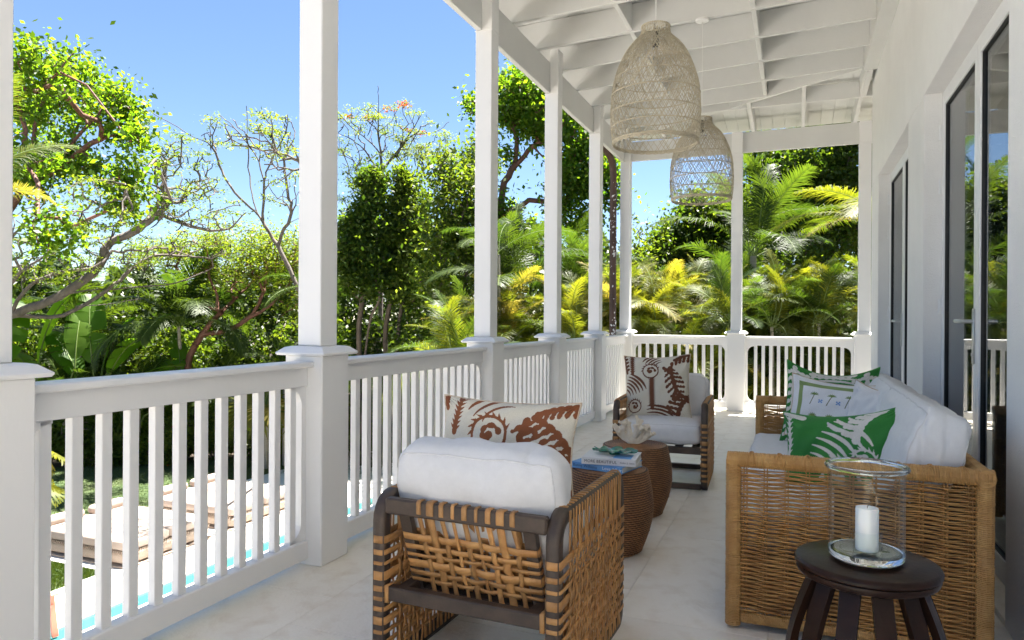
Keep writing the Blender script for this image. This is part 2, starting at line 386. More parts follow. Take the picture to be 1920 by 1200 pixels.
# railings: cap board, fascia board, bottom rail, square balusters, curved frets at both ends
balm = MB().box(-.019, .019, -.021, .021, .128, .908, .003).mesh('baluster', M['paint'])
def fret_mesh():
    """a thin stile whose inner corners are rounded where it meets the rails"""
    r = .085; wv = .035; z0, z1 = .129, .906; pts = []
    n = 7
    pts += [(0, z0), (wv+r, z0)]
    for i in range(n+1):
        a = i/n*math.pi/2; pts.append((wv+r-r*math.sin(a), z0+.012+r-r*math.cos(a)))
    for i in range(n+1):
        a = i/n*math.pi/2; pts.append((wv+r-r*math.cos(a), z1-.012-r+r*math.sin(a)))
    pts += [(wv+r, z1), (0, z1)]
    return pts
def railing(L, label, group='white railings round the porch', n=None, loc=(0, 0, 0), rz=0):
    """runs along local +Y from 0 to L, centred on x=0"""
    t = empty('railing', loc, rz, label, 'railing', group)
    MB().box(-.07, .07, .0, L, 1.002, 1.030, .006).obj('top_rail', M['paint'], t)
    MB().box(-.029, .029, .0, L, .905, 1.0015, .003).obj('fascia_board', M['paint'], t)
    MB().box(-.03, .037, .0, L, .034, .130, .005).obj('bottom_rail', M['paint'], t)
    if n is None: n = int(round((L-.235)/.1128))
    sp = .1128 if abs((n-1)*.1128-(L-.30)) < .12 else (L-.28)/(n-1)
    y0 = L/2-(n-1)*sp/2
    for k in range(n): inst('baluster', balm, t, (0, y0+k*sp, 0))
    pts = fret_mesh()
    for s in (0, 1):
        f = [(p if not s else L-p, q) for p, q in pts]
        if s: f = f[::-1]
        MB().prism(f, -.019, .019, 0).obj('corner_fret', M['paint'], t)
    return t
rl = ['nearest white railing, the pool and daybeds seen between its balusters',
      'longest white railing, behind the patterned pillow of the near armchair',
      'white railing in the third bay from the viewer, between two close columns',
      'white railing in the fourth bay, its balusters closing up to a solid white',
      'white railing in the last bay before the corner column']
for i in range(5): railing(YP[i+1]-YP[i]-PW, rl[i], loc=(XC, YP[i]+PW, 0), n=[12, 16, 12, 12, 12][i])
railing(YP[0]+.42-PW, 'white railing bay beside and behind the viewer', loc=(XC, -.42+PW, 0), n=12)
railing(XF[0]+PA, 'white far railing between the corner and the middle column, behind the far armchair', loc=(-PA, YP[5]+PW/2, 0), rz=-math.pi/2, n=11)
railing(XF[1]-XF[0]-PW, 'white far railing between the middle column and the house, behind the sofa', loc=(XF[0]+PW, YP[5]+PW/2, 0), rz=-math.pi/2, n=12)
railing(2.35-XF[1]-PW, 'white far railing beyond the house corner', loc=(XF[1]+PW, YP[5]+PW/2, 0), rz=-math.pi/2, n=12)

# beams
xb_i = -PA-DD-.0878
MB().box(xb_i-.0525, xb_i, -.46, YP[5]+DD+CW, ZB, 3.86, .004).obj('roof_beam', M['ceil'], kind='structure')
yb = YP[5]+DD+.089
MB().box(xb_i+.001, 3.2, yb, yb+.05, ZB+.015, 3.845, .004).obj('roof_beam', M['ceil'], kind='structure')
# ceiling: joists rise towards the house, hip rafter to the corner, planks above
ceil = empty('ceiling', (0, 0, 0), kind='structure')
def bar3(p, q, wdt, hgt, name, m, parent, updir=None):
    """rectangular timber whose bottom centre line runs p->q"""
    p = Vector(p); q = Vector(q); d = (q-p).normalized(); z = Vector((0, 0, 1)); s = d.cross(z).normalized()*wdt/2
    V = [p-s, p+s, q+s, q-s]; V += [v+z*hgt for v in V]
    mb = MB(); mb.raw([list(v) for v in V], [[3, 2, 1, 0], [4, 5, 6, 7], [0, 1, 5, 4], [1, 2, 6, 5], [2, 3, 7, 6], [3, 0, 4, 7]])
    o = mb.obj(name, m, parent)
    bv = o.modifiers.new('bevel', 'BEVEL'); bv.width = .003; bv.segments = 1
    return o
HX, HYE = .66, 8.50
def hip_y(x): return YP[5]+.10-(x+2.33)/(HX+2.33)*(YP[5]+.10-HYE)
jy = sorted([round(5.83-.66*k, 3) for k in range(8)]+[6.47, 7.13, 7.80, 8.44, 9.04, 9.60])
for y in jy:
    x1 = HX
    if y > HYE:   # stops at the hip rafter
        x1 = -2.33+(YP[5]+.10-y)/(YP[5]+.10-HYE)*(HX+2.33)
    x0 = -2.60
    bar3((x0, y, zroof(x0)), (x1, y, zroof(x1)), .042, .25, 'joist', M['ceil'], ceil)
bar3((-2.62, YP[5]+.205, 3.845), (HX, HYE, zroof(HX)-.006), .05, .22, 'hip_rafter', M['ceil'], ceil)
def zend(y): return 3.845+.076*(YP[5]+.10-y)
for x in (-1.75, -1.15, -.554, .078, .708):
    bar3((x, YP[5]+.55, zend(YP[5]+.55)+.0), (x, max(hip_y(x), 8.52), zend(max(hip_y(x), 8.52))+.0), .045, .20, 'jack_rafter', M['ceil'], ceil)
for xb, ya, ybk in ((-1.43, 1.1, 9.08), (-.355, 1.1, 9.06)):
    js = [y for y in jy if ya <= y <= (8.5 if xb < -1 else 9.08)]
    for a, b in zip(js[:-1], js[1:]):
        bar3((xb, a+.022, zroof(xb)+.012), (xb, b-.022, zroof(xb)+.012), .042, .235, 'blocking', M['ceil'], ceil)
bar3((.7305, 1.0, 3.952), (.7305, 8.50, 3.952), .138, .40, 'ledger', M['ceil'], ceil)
bs = [-1.75, -1.15, -.554, .078, .708]
bar3((.73, 8.50, 3.94), (.73, 9.3, 3.90), .06, .2, 'joist', M['ceil'], ceil)
for a, b in zip(bs[:-1], bs[1:]): bar3((a+.024, 9.30, 3.895), (b-.024, 9.30, 3.895), .042, .19, 'blocking', M['ceil'], ceil)
bar3((.732, 9.30, 3.895), (2.4, 9.30, 3.895), .042, .19, 'blocking', M['ceil'], ceil)
# planks (boards run along the porch), then the roof skin above them
XE, YR, YE = -2.64, 1.0, YP[5]+.72  # roof stops ahead of the viewer so sun on the unseen deck bounces in
def slab4(P, th, name, m, parent=None, **kw):
    V = list(P)+[(a, b, c+th) for a, b, c in P]
    return MB().raw(V, [[3, 2, 1, 0], [4, 5, 6, 7], [0, 1, 5, 4], [1, 2, 6, 5], [2, 3, 7, 6], [3, 0, 4, 7]]).obj(name, m, parent, **kw)
k = 0
while XE+k*.155 < .79:
    x0 = XE+k*.155; x1 = x0+.152; k += 1; xm = min((x0+x1)/2, HX); ye = hip_y(xm)+.05
    z0, z1 = zroof(x0)+.253, zroof(x1)+.253
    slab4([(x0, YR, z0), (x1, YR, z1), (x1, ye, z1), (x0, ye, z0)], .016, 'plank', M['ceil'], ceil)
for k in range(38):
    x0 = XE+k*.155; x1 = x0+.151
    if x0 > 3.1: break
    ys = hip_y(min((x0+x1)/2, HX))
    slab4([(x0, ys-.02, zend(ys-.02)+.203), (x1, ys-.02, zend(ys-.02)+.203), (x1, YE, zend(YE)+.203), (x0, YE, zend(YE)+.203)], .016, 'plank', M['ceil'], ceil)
rf = empty('roof', (0, 0, 0), kind='structure')
slab4([(XE-.03, YR-.03, zroof(XE)+.285), (1.6, YR-.03, zroof(1.6)+.285), (1.6, 9.1, zroof(1.6)+.285), (XE-.03, 10.3, zroof(XE)+.285)], .06, 'roof_slope', M['ceil'], rf)
slab4([(XE-.03, 8.3, zend(8.3)+.290), (3.3, 8.3, zend(8.3)+.290), (3.3, YE+.03, zend(YE)+.225), (XE-.03, YE+.03, zend(YE)+.225)], .06, 'roof_slope', M['ceil'], rf)
MB().box(XE-.05, XE-.02, YR-.03, 10.3, zroof(XE)+.10, zroof(XE)+.35, .003).obj('fascia', M['ceil'], rf)

# house wall with two deep door openings
hw = empty('house_wall', (WX, 0, 0), 0, 'white rendered house wall with two tall door recesses along the right', 'wall')
def wallbox(y0, y1, z0, z1, x0=0, x1=.26): return MB().box(x0, x1, y0, y1, z0, z1, .004)
REC = [(3.43, 5.48), (6.21, 8.31)]; ZT = 2.785
wallbox(-9.0, REC[0][0], 0, ZT).obj('wall_pier', M['stucco'], hw)
wallbox(REC[0][1], REC[1][0], 0, ZT).obj('wall_pier', M['stucco'], hw)
wallbox(REC[1][1], YEND, 0, ZT).obj('wall_pier', M['stucco'], hw)
wallbox(-9.0, YEND, ZT, 4.40).obj('upper_wall', M['stucco'], hw)
MB().box(.261, 4.0, YEND-.26, YEND, 0, 4.40, .004).obj('end_wall', M['stucco'], hw)
room = MB()
room.box(1.07, 4.6, -1.6, YEND-.27, .0, .018, .002).box(4.6, 4.7, -1.6, YEND-.27, 0, 3.2, .002).box(1.07, 4.6, -1.6, YEND-.27, 3.1, 3.2, .002)
room.box(1.07, 4.6, -1.7, -1.6, 0, 3.2, .002)
room.obj('interior_room', M['grey'], kind='structure')

def french_door(y0, y1, label):
    """pair of glazed leaves; far jamb at y1"""
    t = empty('french_door', (DX, (y0+y1)/2, 0), 0, label, 'glass door', 'glazed double doors in the house wall')
    h = (y1-y0)/2; fw_ = .045
    f = MB(); f.box(-.012, .06, -h, -h+fw_, .03, ZT-.001, .003).box(-.012, .06, h-fw_, h, .03, ZT-.001, .003)
    f.box(-.012, .06, -h+fw_, h-fw_, ZT-fw_, ZT-.001, .003)
    f.obj('door_frame', M['alu'], t)
    MB().box(-.119, .139, -h, h, .001, .028, .003).obj('threshold', M['stone'], t)
    for s in (-1, 1):
        a, b = (-h+fw_+.003, -.003) if s < 0 else (.003, h-fw_-.003)
        z0, z1, st = .032, ZT-fw_-.003, .062
        lf = MB(); lf.box(-.02, .03, a, a+st, z0, z1, .003).box(-.02, .03, b-st, b, z0, z1, .003)
        lf.box(-.02, .03, a+st, b-st, z0, z0+.11, .003).box(-.02, .03, a+st, b-st, z1-.062, z1, .003)
        leaf = lf.obj('door_leaf', M['alu'], t)
        g = .007; gk = MB(); A, B, Z0, Z1 = a+st, b-st, z0+.11, z1-.062
        for q in ((A, A+g, Z0, Z1), (B-g, B, Z0, Z1), (A+g, B-g, Z0, Z0+g), (A+g, B-g, Z1-g, Z1)): gk.box(-.012, .02, *q, .001)
        gk.obj('gasket', M['gasket'], leaf)
        MB().box(.0, .006, A+g, B-g, Z0+g, Z1-g, .0005).obj('glass_pane', M['glass'], leaf)
        if s > 0:
            hd = MB(); hd.box(-.031, -.0205, a+.012, a+.045, 1.02, 1.32, .003)
            hd.tube([(-.03, a+.03, 1.25), (-.075, a+.03, 1.25), (-.083, a+.05, 1.25), (-.083, a+.175, 1.252)], .011, 10, ref=(0, 0, 1))
            hd.tube([(-.022, a+.028, 1.07), (-.036, a+.028, 1.07)], .009, 10, ref=(0, 0, 1))
            hd.obj('handle', M['steel'], leaf, smooth=True)
        yk = h-fw_+.012 if s > 0 else -h+fw_-.012
        for z in (.35, 1.35, 2.15, 2.51):
            k = MB()
            for q in (-.05, -.016, .018): k.lathe([(0, q), (.0085, q), (.0085, q+.031), (0, q+.031)], 10, (-.030, yk))
            k.box(-.024, -.0125, yk-.02, yk+.02, -.05, .05, .002); o = k.obj('hinge', M['alu'], t, smooth=True); o.location = (0, 0, z)
    return t
french_door(*REC[0], 'near pair of white framed glass doors with lever handle, beside the wicker sofa')
french_door(*REC[1], 'far pair of white framed glass doors, partly hidden in its recess near the corner')

# rusty downpipe outside the last bay
dp = empty('drain_pipe', (-2.445, 9.985, 0), 0, 'rusty brown drain pipe with flaking white paint between the last two columns', 'pipe')
MB().tube([(-.02, -.62, 3.62), (-.01, -.40, 3.60), (0, -.22, 3.56), (0, -.08, 3.50), (.0, 0, 3.36), (0, 0, 2.3), (0, 0, 1.02), (0, 0, -2.8)], .050, 14, ref=(1, 0, 0)).obj('pipe_run', M['pipe'], dp, smooth=True)
for z in (2.35, 1.55, -.3): MB().lathe([(.049, z), (.057, z+.002), (.057, z+.035), (.049, z+.037)], 14).obj('pipe_collar', M['pipe'], dp, smooth=True)
fk = MB()
for i in range(70):
    a = random.gauss(-.9, .5); z = random.choice([random.uniform(1.0, 3.3), random.uniform(1.0, 1.25), random.uniform(2.0, 3.1)]); s_ = random.uniform(.004, .013); r_ = .0508
    pts = [(r_*math.cos(a+dx/r_), r_*math.sin(a+dx/r_), z+dz) for dx, dz in ((-s_, 0), (-s_*.3, -s_*random.uniform(.6, 2)), (s_*.8, -s_*.5), (s_, s_*.7), (-s_*.2, s_*random.uniform(.6, 2.2)))]
    fk.raw(pts, [[0, 1, 2, 3, 4]])
fk.obj('paint_flakes', M['flake'], dp, kind='stuff')

# =================================================================== FURNITURE
def soft_map(W, D, H, r, bulge, wr, seed):
    """maps points of a box surface onto a soft cushion: rounded edges, swollen faces, faint wrinkles"""
    rg = np.random.default_rng(seed); hs = np.array([W/2, D/2, H/2]); ph = rg.uniform(0, 6, 12); fr = rg.uniform(6, 26, 12); th = int(np.argmin(hs))
    def f(P):
        P = np.asarray(P, float); core = np.clip(P, -(hs-r), hs-r); d = P-core; L = np.linalg.norm(d, axis=1, keepdims=True)
        Q = core+d/np.maximum(L, 1e-9)*r; u = Q/hs; Q = Q.copy()
        for a in range(3):
            b, c = (a+1) % 3, (a+2) % 3
            Q[:, a] += np.sign(u[:, a])*np.abs(u[:, a])**3*bulge*(1 if a == th else .5)*(1-u[:, b]**2)*(1-u[:, c]**2)
        wv = sum(np.sin(fr[i]*Q[:, i % 3]/max(W, .3)+fr[(i+3) % 12]*Q[:, (i+1) % 3]/max(W, .3)+ph[i]) for i in range(6))
        cr = np.maximum(0, np.sin(23*Q[:, 0]/max(W, .3)+9*Q[:, 2]/max(H, .2)+ph[1]))**6*np.abs(u[:, (th+1) % 3])**2
        return Q+u*((wv*.4-cr*.9)*wr)[:, None]
    return f, hs, th
def cushion_vf(W, D, H, r=.05, bulge=.02, n=22, crown=.0, seed=0, wr=.004):
    f, hs, th = soft_map(W, D, H, r, bulge, wr, seed); t = np.linspace(-1, 1, n); t = np.sign(t)*np.abs(t)**.8
    A, B = np.meshgrid(t, t, indexing='ij'); o = np.ones_like(A); Vs = []; Fs = []; k = 0
    idx = np.arange(n*n).reshape(n, n); q = np.stack([idx[:-1, :-1], idx[1:, :-1], idx[1:, 1:], idx[:-1, 1:]], -1).reshape(-1, 4)
    for ax in range(3):
        for s in (-1, 1):
            P = [None]*3; P[ax] = s*o; P[(ax+1) % 3] = A; P[(ax+2) % 3] = B
            Vs.append(f(np.stack(P, -1).reshape(-1, 3)*hs)); fc = q+k; Fs.append(fc if s > 0 else fc[:, ::-1]); k += n*n
    V = np.concatenate(Vs); Fq = np.concatenate(Fs)
    key = np.round(V, 5); _, first, inv = np.unique(key, axis=0, return_index=True, return_inverse=True)
    return V[first], inv.reshape(-1)[Fq]
def cushion(name, W, D, H, parent, loc, rot=(0, 0, 0), m='linen', piping=True, **k):
    k.setdefault('n', 34); V, Fq = cushion_vf(W, D, H, **k)
    o = inst(name, mesh_np(name, V, Fq, [M[m]], True), parent, loc, rot)
    if piping:   # seam cord along both rims
        f, hs, th = soft_map(W, D, H, k.get('r', .05), k.get('bulge', .02), k.get('wr', .004), k.get('seed', 0)); b, c = (th+1) % 3, (th+2) % 3; mb = MB()
        for s in (-1, 1):
            L = []; t = np.linspace(-1, 1, 30)[:-1]
            for uu, vv in [(x, 1) for x in t]+[(1, -x) for x in t]+[(-x, -1) for x in t]+[(-1, x) for x in t]:
                p = [0, 0, 0]; p[th] = s*hs[th]; p[b] = uu*hs[b]; p[c] = vv*hs[c]; L.append(p)
            Q = f(np.array(L)); ctr = Q.mean(0); Q = Q+nrm(Q-ctr*[1 if i == th else 0 for i in range(3)])*.0006
            ref = [0, 0, 0]; ref[th] = 1; mb.tube(Q, .0030, 5, ref=tuple(ref), closed=True)
        mb.obj('piping', M['linenseam'], o, smooth=True)
    return o

# ---- strap-wrapped armchairs
def plat(P, k=.30):
    """hold each crossing flat instead of running straight to the next"""
    P = [np.array(p, float) for p in P]; out = [P[0]]
    for i in range(1, len(P)-1):
        a = P[i]+(P[i-1]-P[i])*k; b = P[i]+(P[i+1]-P[i])*k; m_ = P[i]
        for q in (a, b): out.append(q+(m_-(a+b)/2))
    out.append(P[-1]); return [tuple(p) for p in out]
def make_armchair(label):
    t = empty('armchair', (0, 0, 0), 0, label, 'armchair', 'dark wood armchairs wrapped in leather straps')
    SX, HY, HZ, fr_ = .325, .39, .635, .021
    def loop(r=.075, n=6, off=0.):
        pts = []; y0, y1, z0, z1 = -HY+fr_, HY-fr_, fr_, HZ-fr_
        for cy, cz, a0 in ((y1-r, z1-r, 0), (y0+r, z1-r, 90), (y0+r, z0+r*.5, 180), (y1-r, z0+r*.5, 270)):
            rr = r if a0 < 180 else r*.5; cy2 = cy if a0 < 180 else (y0+rr if a0 == 180 else y1-rr)
            for i in range(n+1):
                a = R(a0+90*i/n); pts.append((0, cy2+rr*math.cos(a), cz+rr*math.sin(a)))
        return pts
    for s in (-1, 1):
        P = np.array(loop()); P[:, 0] = s*SX
        V = sweep(P[None], np.full((1, len(P)), .0235), 12, ref=(1, 0, 0), closed=True)
        # squarish section: push ring points towards a rounded square
        C = P[None, :, None, :]; d = V-C; ax = np.abs(d[..., 0:1]); ln = np.linalg.norm(d, axis=-1, keepdims=True); ot = np.sqrt(np.maximum(ln**2-ax**2, 0))
        d = d*(ln/np.maximum(np.maximum(ax, ot), 1e-6))**.75
        v, f = rings_to(C+d, closed=True); inst('side_frame', mesh_np('side_frame', v, f, [M['dwood']], True), t)
    # vertical and horizontal straps on both sides: one loop each round the frame
    vy = np.linspace(-.285, .325, 21); vw = np.array([.018, .011, .015, .010, .020, .012, .015])
    hz = [.475, .430, .392, .348, .303, .268, .232, .190, .150, .112, .074]; hwid = [.026, .018, .012, .030, .019, .013, .016, .027, .013, .018, .014]
    e = .0245; rg = np.random.default_rng(3)
    for s in (-1, 1):
        for i, y in enumerate(vy):
            wv = [(s*SX+(e+.0021*(1 if (i+j) % 2 else -1)), y+rg.normal(0, .0012), z) for j, z in enumerate(sorted(hz))]
            wi = [(s*SX-(e+.0021*(1 if (i+j) % 2 else -1)), y+rg.normal(0, .0016), z) for j, z in enumerate(sorted(hz))]
            wv, wi = plat(wv), plat(wi)
            P = [(s*SX+e, y, HZ-.012)]+wv[::-1]+[(s*SX+e, y, .02), (s*SX, y, .0008+.0010), (s*SX-e, y, .02)]+wi+[(s*SX-e, y, HZ-.012), (s*SX-.012, y, HZ+.0035), (s*SX+.012, y, HZ+.0035)]
            B = band(P, (0, 1, 0), vw[(i*3) % 7]/2, .0014, True)
            v, f = rings_to(B[None], True); inst('strap', mesh_np('strap', v, f, [M['strap']]), t)
        for j, z in enumerate(hz):
            ys = list(vy); tl = rg.normal(0, .003)
            wo = [(s*SX+(e-.0021*(1 if (i+(len(hz)-1-j)) % 2 else -1)), y, z+tl*y+rg.normal(0, .001)) for i, y in enumerate(ys)]
            wi = [(s*SX-(e-.0021*(1 if (i+(len(hz)-1-j)) % 2 else -1)), y, z+tl*y+rg.normal(0, .001)) for i, y in enumerate(ys)]
            k = HY+.0035; wo, wi = plat(wo), plat(wi)
            P = [(s*SX+e+.001, -k+.012, z)]+wo+[(s*SX+e+.001, k-.012, z), (s*SX+e*.6, k, z), (s*SX-e*.6, k, z), (s*SX-e-.001, k-.012, z)]+wi[::-1]+[(s*SX-e-.001, -k+.012, z), (s*SX-e*.6, -k, z), (s*SX+e*.6, -k, z)]
            B = band(P, (0, 0, 1), hwid[j]/2, .0014, True)
            v, f = rings_to(B[None], True); inst('strap', mesh_np('strap', v, f, [M['strap']]), t)
    # back: top rail, raked panel of straps between two uprights
    xi = SX-.022
    MB().box(-xi, xi, -HY+.006, -HY+.040, .565, .622, .006).obj('back_rail', M['dwood'], t)
    pT = Vector((0, -HY+.026, .60)); pB = Vector((0, -HY+.155, .235)); Lp = (pB-pT).length; dv = (pB-pT)/Lp; nv = Vector((0, dv.z, -dv.y))
    nv = -nv if nv.y > 0 else nv                         # nv points backwards
    def pp(x, s_, o_): return tuple(pT+dv*s_+nv*o_+Vector((x, 0, 0)))
    for sx in (-1, 1):
        mb = MB(); V = [pp(sx*.235-.021, .03, .013), pp(sx*.235+.021, .03, .013), pp(sx*.235+.021, Lp, .013), pp(sx*.235-.021, Lp, .013)]
        V += [pp(sx*.235-.021, .03, -.013), pp(sx*.235+.021, .03, -.013), pp(sx*.235+.021, Lp, -.013), pp(sx*.235-.021, Lp, -.013)]
        mb.raw(V, [[0, 1, 2, 3], [7, 6, 5, 4], [1, 0, 4, 5], [2, 1, 5, 6], [3, 2, 6, 7], [0, 3, 7, 4]]).obj('back_upright', M['dwood'], t)
    mb = MB(); V = [pp(a, b, c) for c in (.012, -.012) for a, b in ((-.213, Lp-.05), (.213, Lp-.05), (.213, Lp), (-.213, Lp))]
    mb.raw(V, [[0, 1, 2, 3], [7, 6, 5, 4], [1, 0, 4, 5], [2, 1, 5, 6], [3, 2, 6, 7], [0, 3, 7, 4]]).obj('back_rail', M['dwood'], t)
    vx = np.linspace(-.165, .185, 9); vws = [.017, .027, .017, .012, .019, .011, .019, .028, .017]
    hs_ = [.115, .158, .190, .228, .265, .296]; hws = [.026, .019, .013, .031, .019, .013]
    for i, x in enumerate(vx):
        wo = [pp(x+rg.normal(0, .002), h, .0165+.0021*(1 if (i+j) % 2 else -1)) for j, h in enumerate(hs_)]
        wi = [pp(x+rg.normal(0, .003), h, -.0165-.0021*(1 if (i+j) % 2 else -1)) for j, h in enumerate(hs_)]
        yt = -HY+.0045; wo, wi = plat(wo), plat(wi)
        P = [(x, yt, .585), (x, yt+.0, .618), (x, yt+.006, .6245), (x, yt+.031, .6245), (x, yt+.038, .6)]+wi+[pp(x, Lp-.004, -.0155), pp(x, Lp+.003, 0), pp(x, Lp-.004, .0155)]+wo[::-1]
        B = band(P, (1, 0, 0), vws[i]/2, .0015, True); v, f = rings_to(B[None], True); inst('strap', mesh_np('strap', v, f, [M['strap']]), t)
    for j, h in enumerate(hs_):
        wo = [pp(x, h+rg.normal(0, .0015), .0165-.0021*(1 if (i+j) % 2 else -1)) for i, x in enumerate(vx)]
        wi = [pp(x, h+rg.normal(0, .0015), -.0165+.0021*(1 if (i+j) % 2 else -1)) for i, x in enumerate(vx)]
        wo, wi = plat(wo), plat(wi)
        P = [pp(-.25, h, .0155)]+wo+[pp(.25, h, .0155), pp(.2585, h, .008), pp(.2585, h, -.008), pp(.25, h, -.0155)]+wi[::-1]+[pp(-.25, h, -.0155), pp(-.2585, h, -.008), pp(-.2585, h, .008)]
        B = band(P, tuple(dv), hws[j]/2, .0015, True); v, f = rings_to(B[None], True); inst('strap', mesh_np('strap', v, f, [M['strap']]), t)
    V = [pp(a, b, c) for c in (-.022, -.025) for a, b in ((-.245, .135), (.245, .135), (.245, Lp-.01), (-.245, Lp-.01))]  # thin dark sheet added behind the straps, stands in for shade in the gaps
    MB().raw(V, [[0, 1, 2, 3], [7, 6, 5, 4], [1, 0, 4, 5], [2, 1, 5, 6], [3, 2, 6, 7], [0, 3, 7, 4]]).obj('back_gap_shade', M['dwood'], t)
    # seat frame and floor rails
    for y in (-HY+.005, HY-.045): MB().box(-xi, xi, y, y+.04, .262, .312, .005).obj('seat_rail', M['dwood'], t)
    for x in (-.25, .25): MB().box(x-.022, x+.022, -HY+.046, HY-.046, .264, .308, .004).obj('seat_rail', M['dwood'], t)
    for y in (-HY+.003, HY-.043): MB().box(-xi, xi, y, y+.036, .004, .044, .005).obj('floor_rail', M['dwood'], t)
    for x in (-.14, 0, .14): MB().box(x-.03, x+.03, -.20, HY-.05, .309, .318, .002).obj('seat_slat', M['dwood'], t)
    for s in (-1, 1):  # binding where the seat rail meets the posts
        P = [(s*(xi-.012), -HY+.002, .258), (s*(xi-.012), -HY+.002, .316), (s*(xi-.012), -HY+.048, .316), (s*(xi-.012), -HY+.048, .258)]
        B = band(P, (1, 0, 0), .008, .0014, True); v, f = rings_to(B[None], True); inst('strap', mesh_np('strap', v, f, [M['strap']]), t)
    cushion('seat_cushion', .60, .63, .155, t, (0, .055, .402), r=.045, bulge=.022, seed=1, wr=.003)
    cushion('back_cushion', .62, .19, .385, t, (0, -.215, .612), (R(9), 0, R(0)), r=.062, bulge=.034, seed=2, wr=.006)
    return t
ch = make_armchair('near strap-wrapped armchair with its back to the viewer and a thick white back cushion')
ch.location = (-1.015, 2.505, 0); ch.rotation_euler.z = R(-2)
ch2 = copy_tree(ch); ch2.location = (-.955, 5.68, 0); ch2.rotation_euler.z = R(182.5)
ch2['label'] = 'far strap-wrapped armchair facing the viewer, with a square patterned pillow on its seat'

# ---- throw pillows: pattern is flat print carried as a colour attribute on a fine grid
def disc(mask, X, Y, pts, rad):
    pts = np.asarray(pts, float); rad = np.broadcast_to(np.asarray(rad, float), (len(pts),))
    P = [pts[0]]; Rr = [rad[0]]
    for a, b, ra, rb in zip(pts[:-1], pts[1:], rad[:-1], rad[1:]):
        k = max(1, int(np.linalg.norm(b-a)/.006))
        for i in range(1, k+1): P.append(a+(b-a)*i/k); Rr.append(ra+(rb-ra)*i/k)
    for p, r_ in zip(P, Rr):
        i0, i1 = np.searchsorted(X, [p[0]-r_, p[0]+r_]); j0, j1 = np.searchsorted(Y, [p[1]-r_, p[1]+r_])
        if i1 > i0 and j1 > j0: mask[i0:i1, j0:j1] |= ((X[i0:i1, None]-p[0])**2+(Y[None, j0:j1]-p[1])**2) < r_*r_
def blob(cx, cy, r_, n=5, a=.18, ph=0):
    return [(cx+r_*(1+a*math.cos(n*t+ph))*math.cos(t)*.5, cy+r_*(1+a*math.cos(n*t+ph))*math.sin(t)*.5) for t in np.linspace(0, 2*math.pi, 40)]
def motif_spiral(mk, X, Y, cx, cy, r_, flip=1, rot=0):
    for rr, wd in ((1.0, .085),):
        a = np.linspace(0, 2*math.pi, 60); disc(mk, X, Y, [(cx+r_*rr*math.cos(t), cy+r_*rr*math.sin(t)) for t in a], r_*wd)
    a = np.linspace(.0, 5.6, 80); sp = [(cx+flip*r_*(.60-.10*t)*math.cos(t+rot), cy+r_*(.60-.10*t)*math.sin(t+rot)) for t in a]
    disc(mk, X, Y, sp, r_*(.13+.045*np.cos(a*6)+.05*(a > 3.6)))
    for t in np.linspace(.2, 2.9, 9):   # barbs along the outside of the coil
        p = np.array([cx+r_*1.08*math.cos(t+.2), cy+r_*1.08*math.sin(t+.2)]); q = p+r_*.30*np.array([math.cos(t+.9), math.sin(t+.9)])
        disc(mk, X, Y, [p, q], [r_*.085, r_*.012])
def motif_arcs(mk, X, Y, cx, cy, r0, r1, n, a0, a1, wd=.028):
    for i in range(n):
        f = i/(n-1); rr = r0+(r1-r0)*f; a = np.linspace(a0+.25*f, a1-.25*f, 30)
        w_ = wd*(.30+.70*np.sin(np.linspace(.06, math.pi-.05, 30)))*(.7+.5*f)
        disc(mk, X, Y, [(cx+rr*1.2*math.cos(t), cy+rr*math.sin(t)) for t in a], w_)
def motif_spine(mk, X, Y, p, q, n=15, wd=.03):
    p, q = np.array(p), np.array(q); d = (q-p)/np.linalg.norm(q-p); m = np.array([-d[1], d[0]])
    disc(mk, X, Y, [p, q], [wd*.35, wd*.6])
    for i in range(n):
        c = p+(q-p)*(i+.5)/n
        for s in (-1, 1): disc(mk, X, Y, [c, c+s*m*wd*1.15-d*wd*.9], [wd*.42, wd*.05])
def motif_frond(mk, X, Y, p, q, bend, n=8, ln=.15, wd=.016, rg=None, side=(1,)):
    p, q = np.array(p, float), np.array(q, float); d = q-p; m = np.array([-d[1], d[0]])/np.linalg.norm(d)
    C = [p+d*t+m*bend*math.sin(math.pi*t) for t in np.linspace(0, 1, 40)]
    tt = np.linspace(0, 1, 40); disc(mk, X, Y, C, wd*(1.25+.35*np.cos(tt*38)))
    for i in range(n):
        t = (i+.5)/n; c = p+d*t+m*bend*math.sin(math.pi*t)
        for s in side:
            k = np.linspace(0, 1, 14); dr = s*m*.95-d/np.linalg.norm(d)*.35
            pts = [c+dr*ln*x+np.array([0, .006*math.sin(x*19+i)]) for x in k]
            disc(mk, X, Y, pts, wd*(.95+.35*np.cos(k*17+i)))
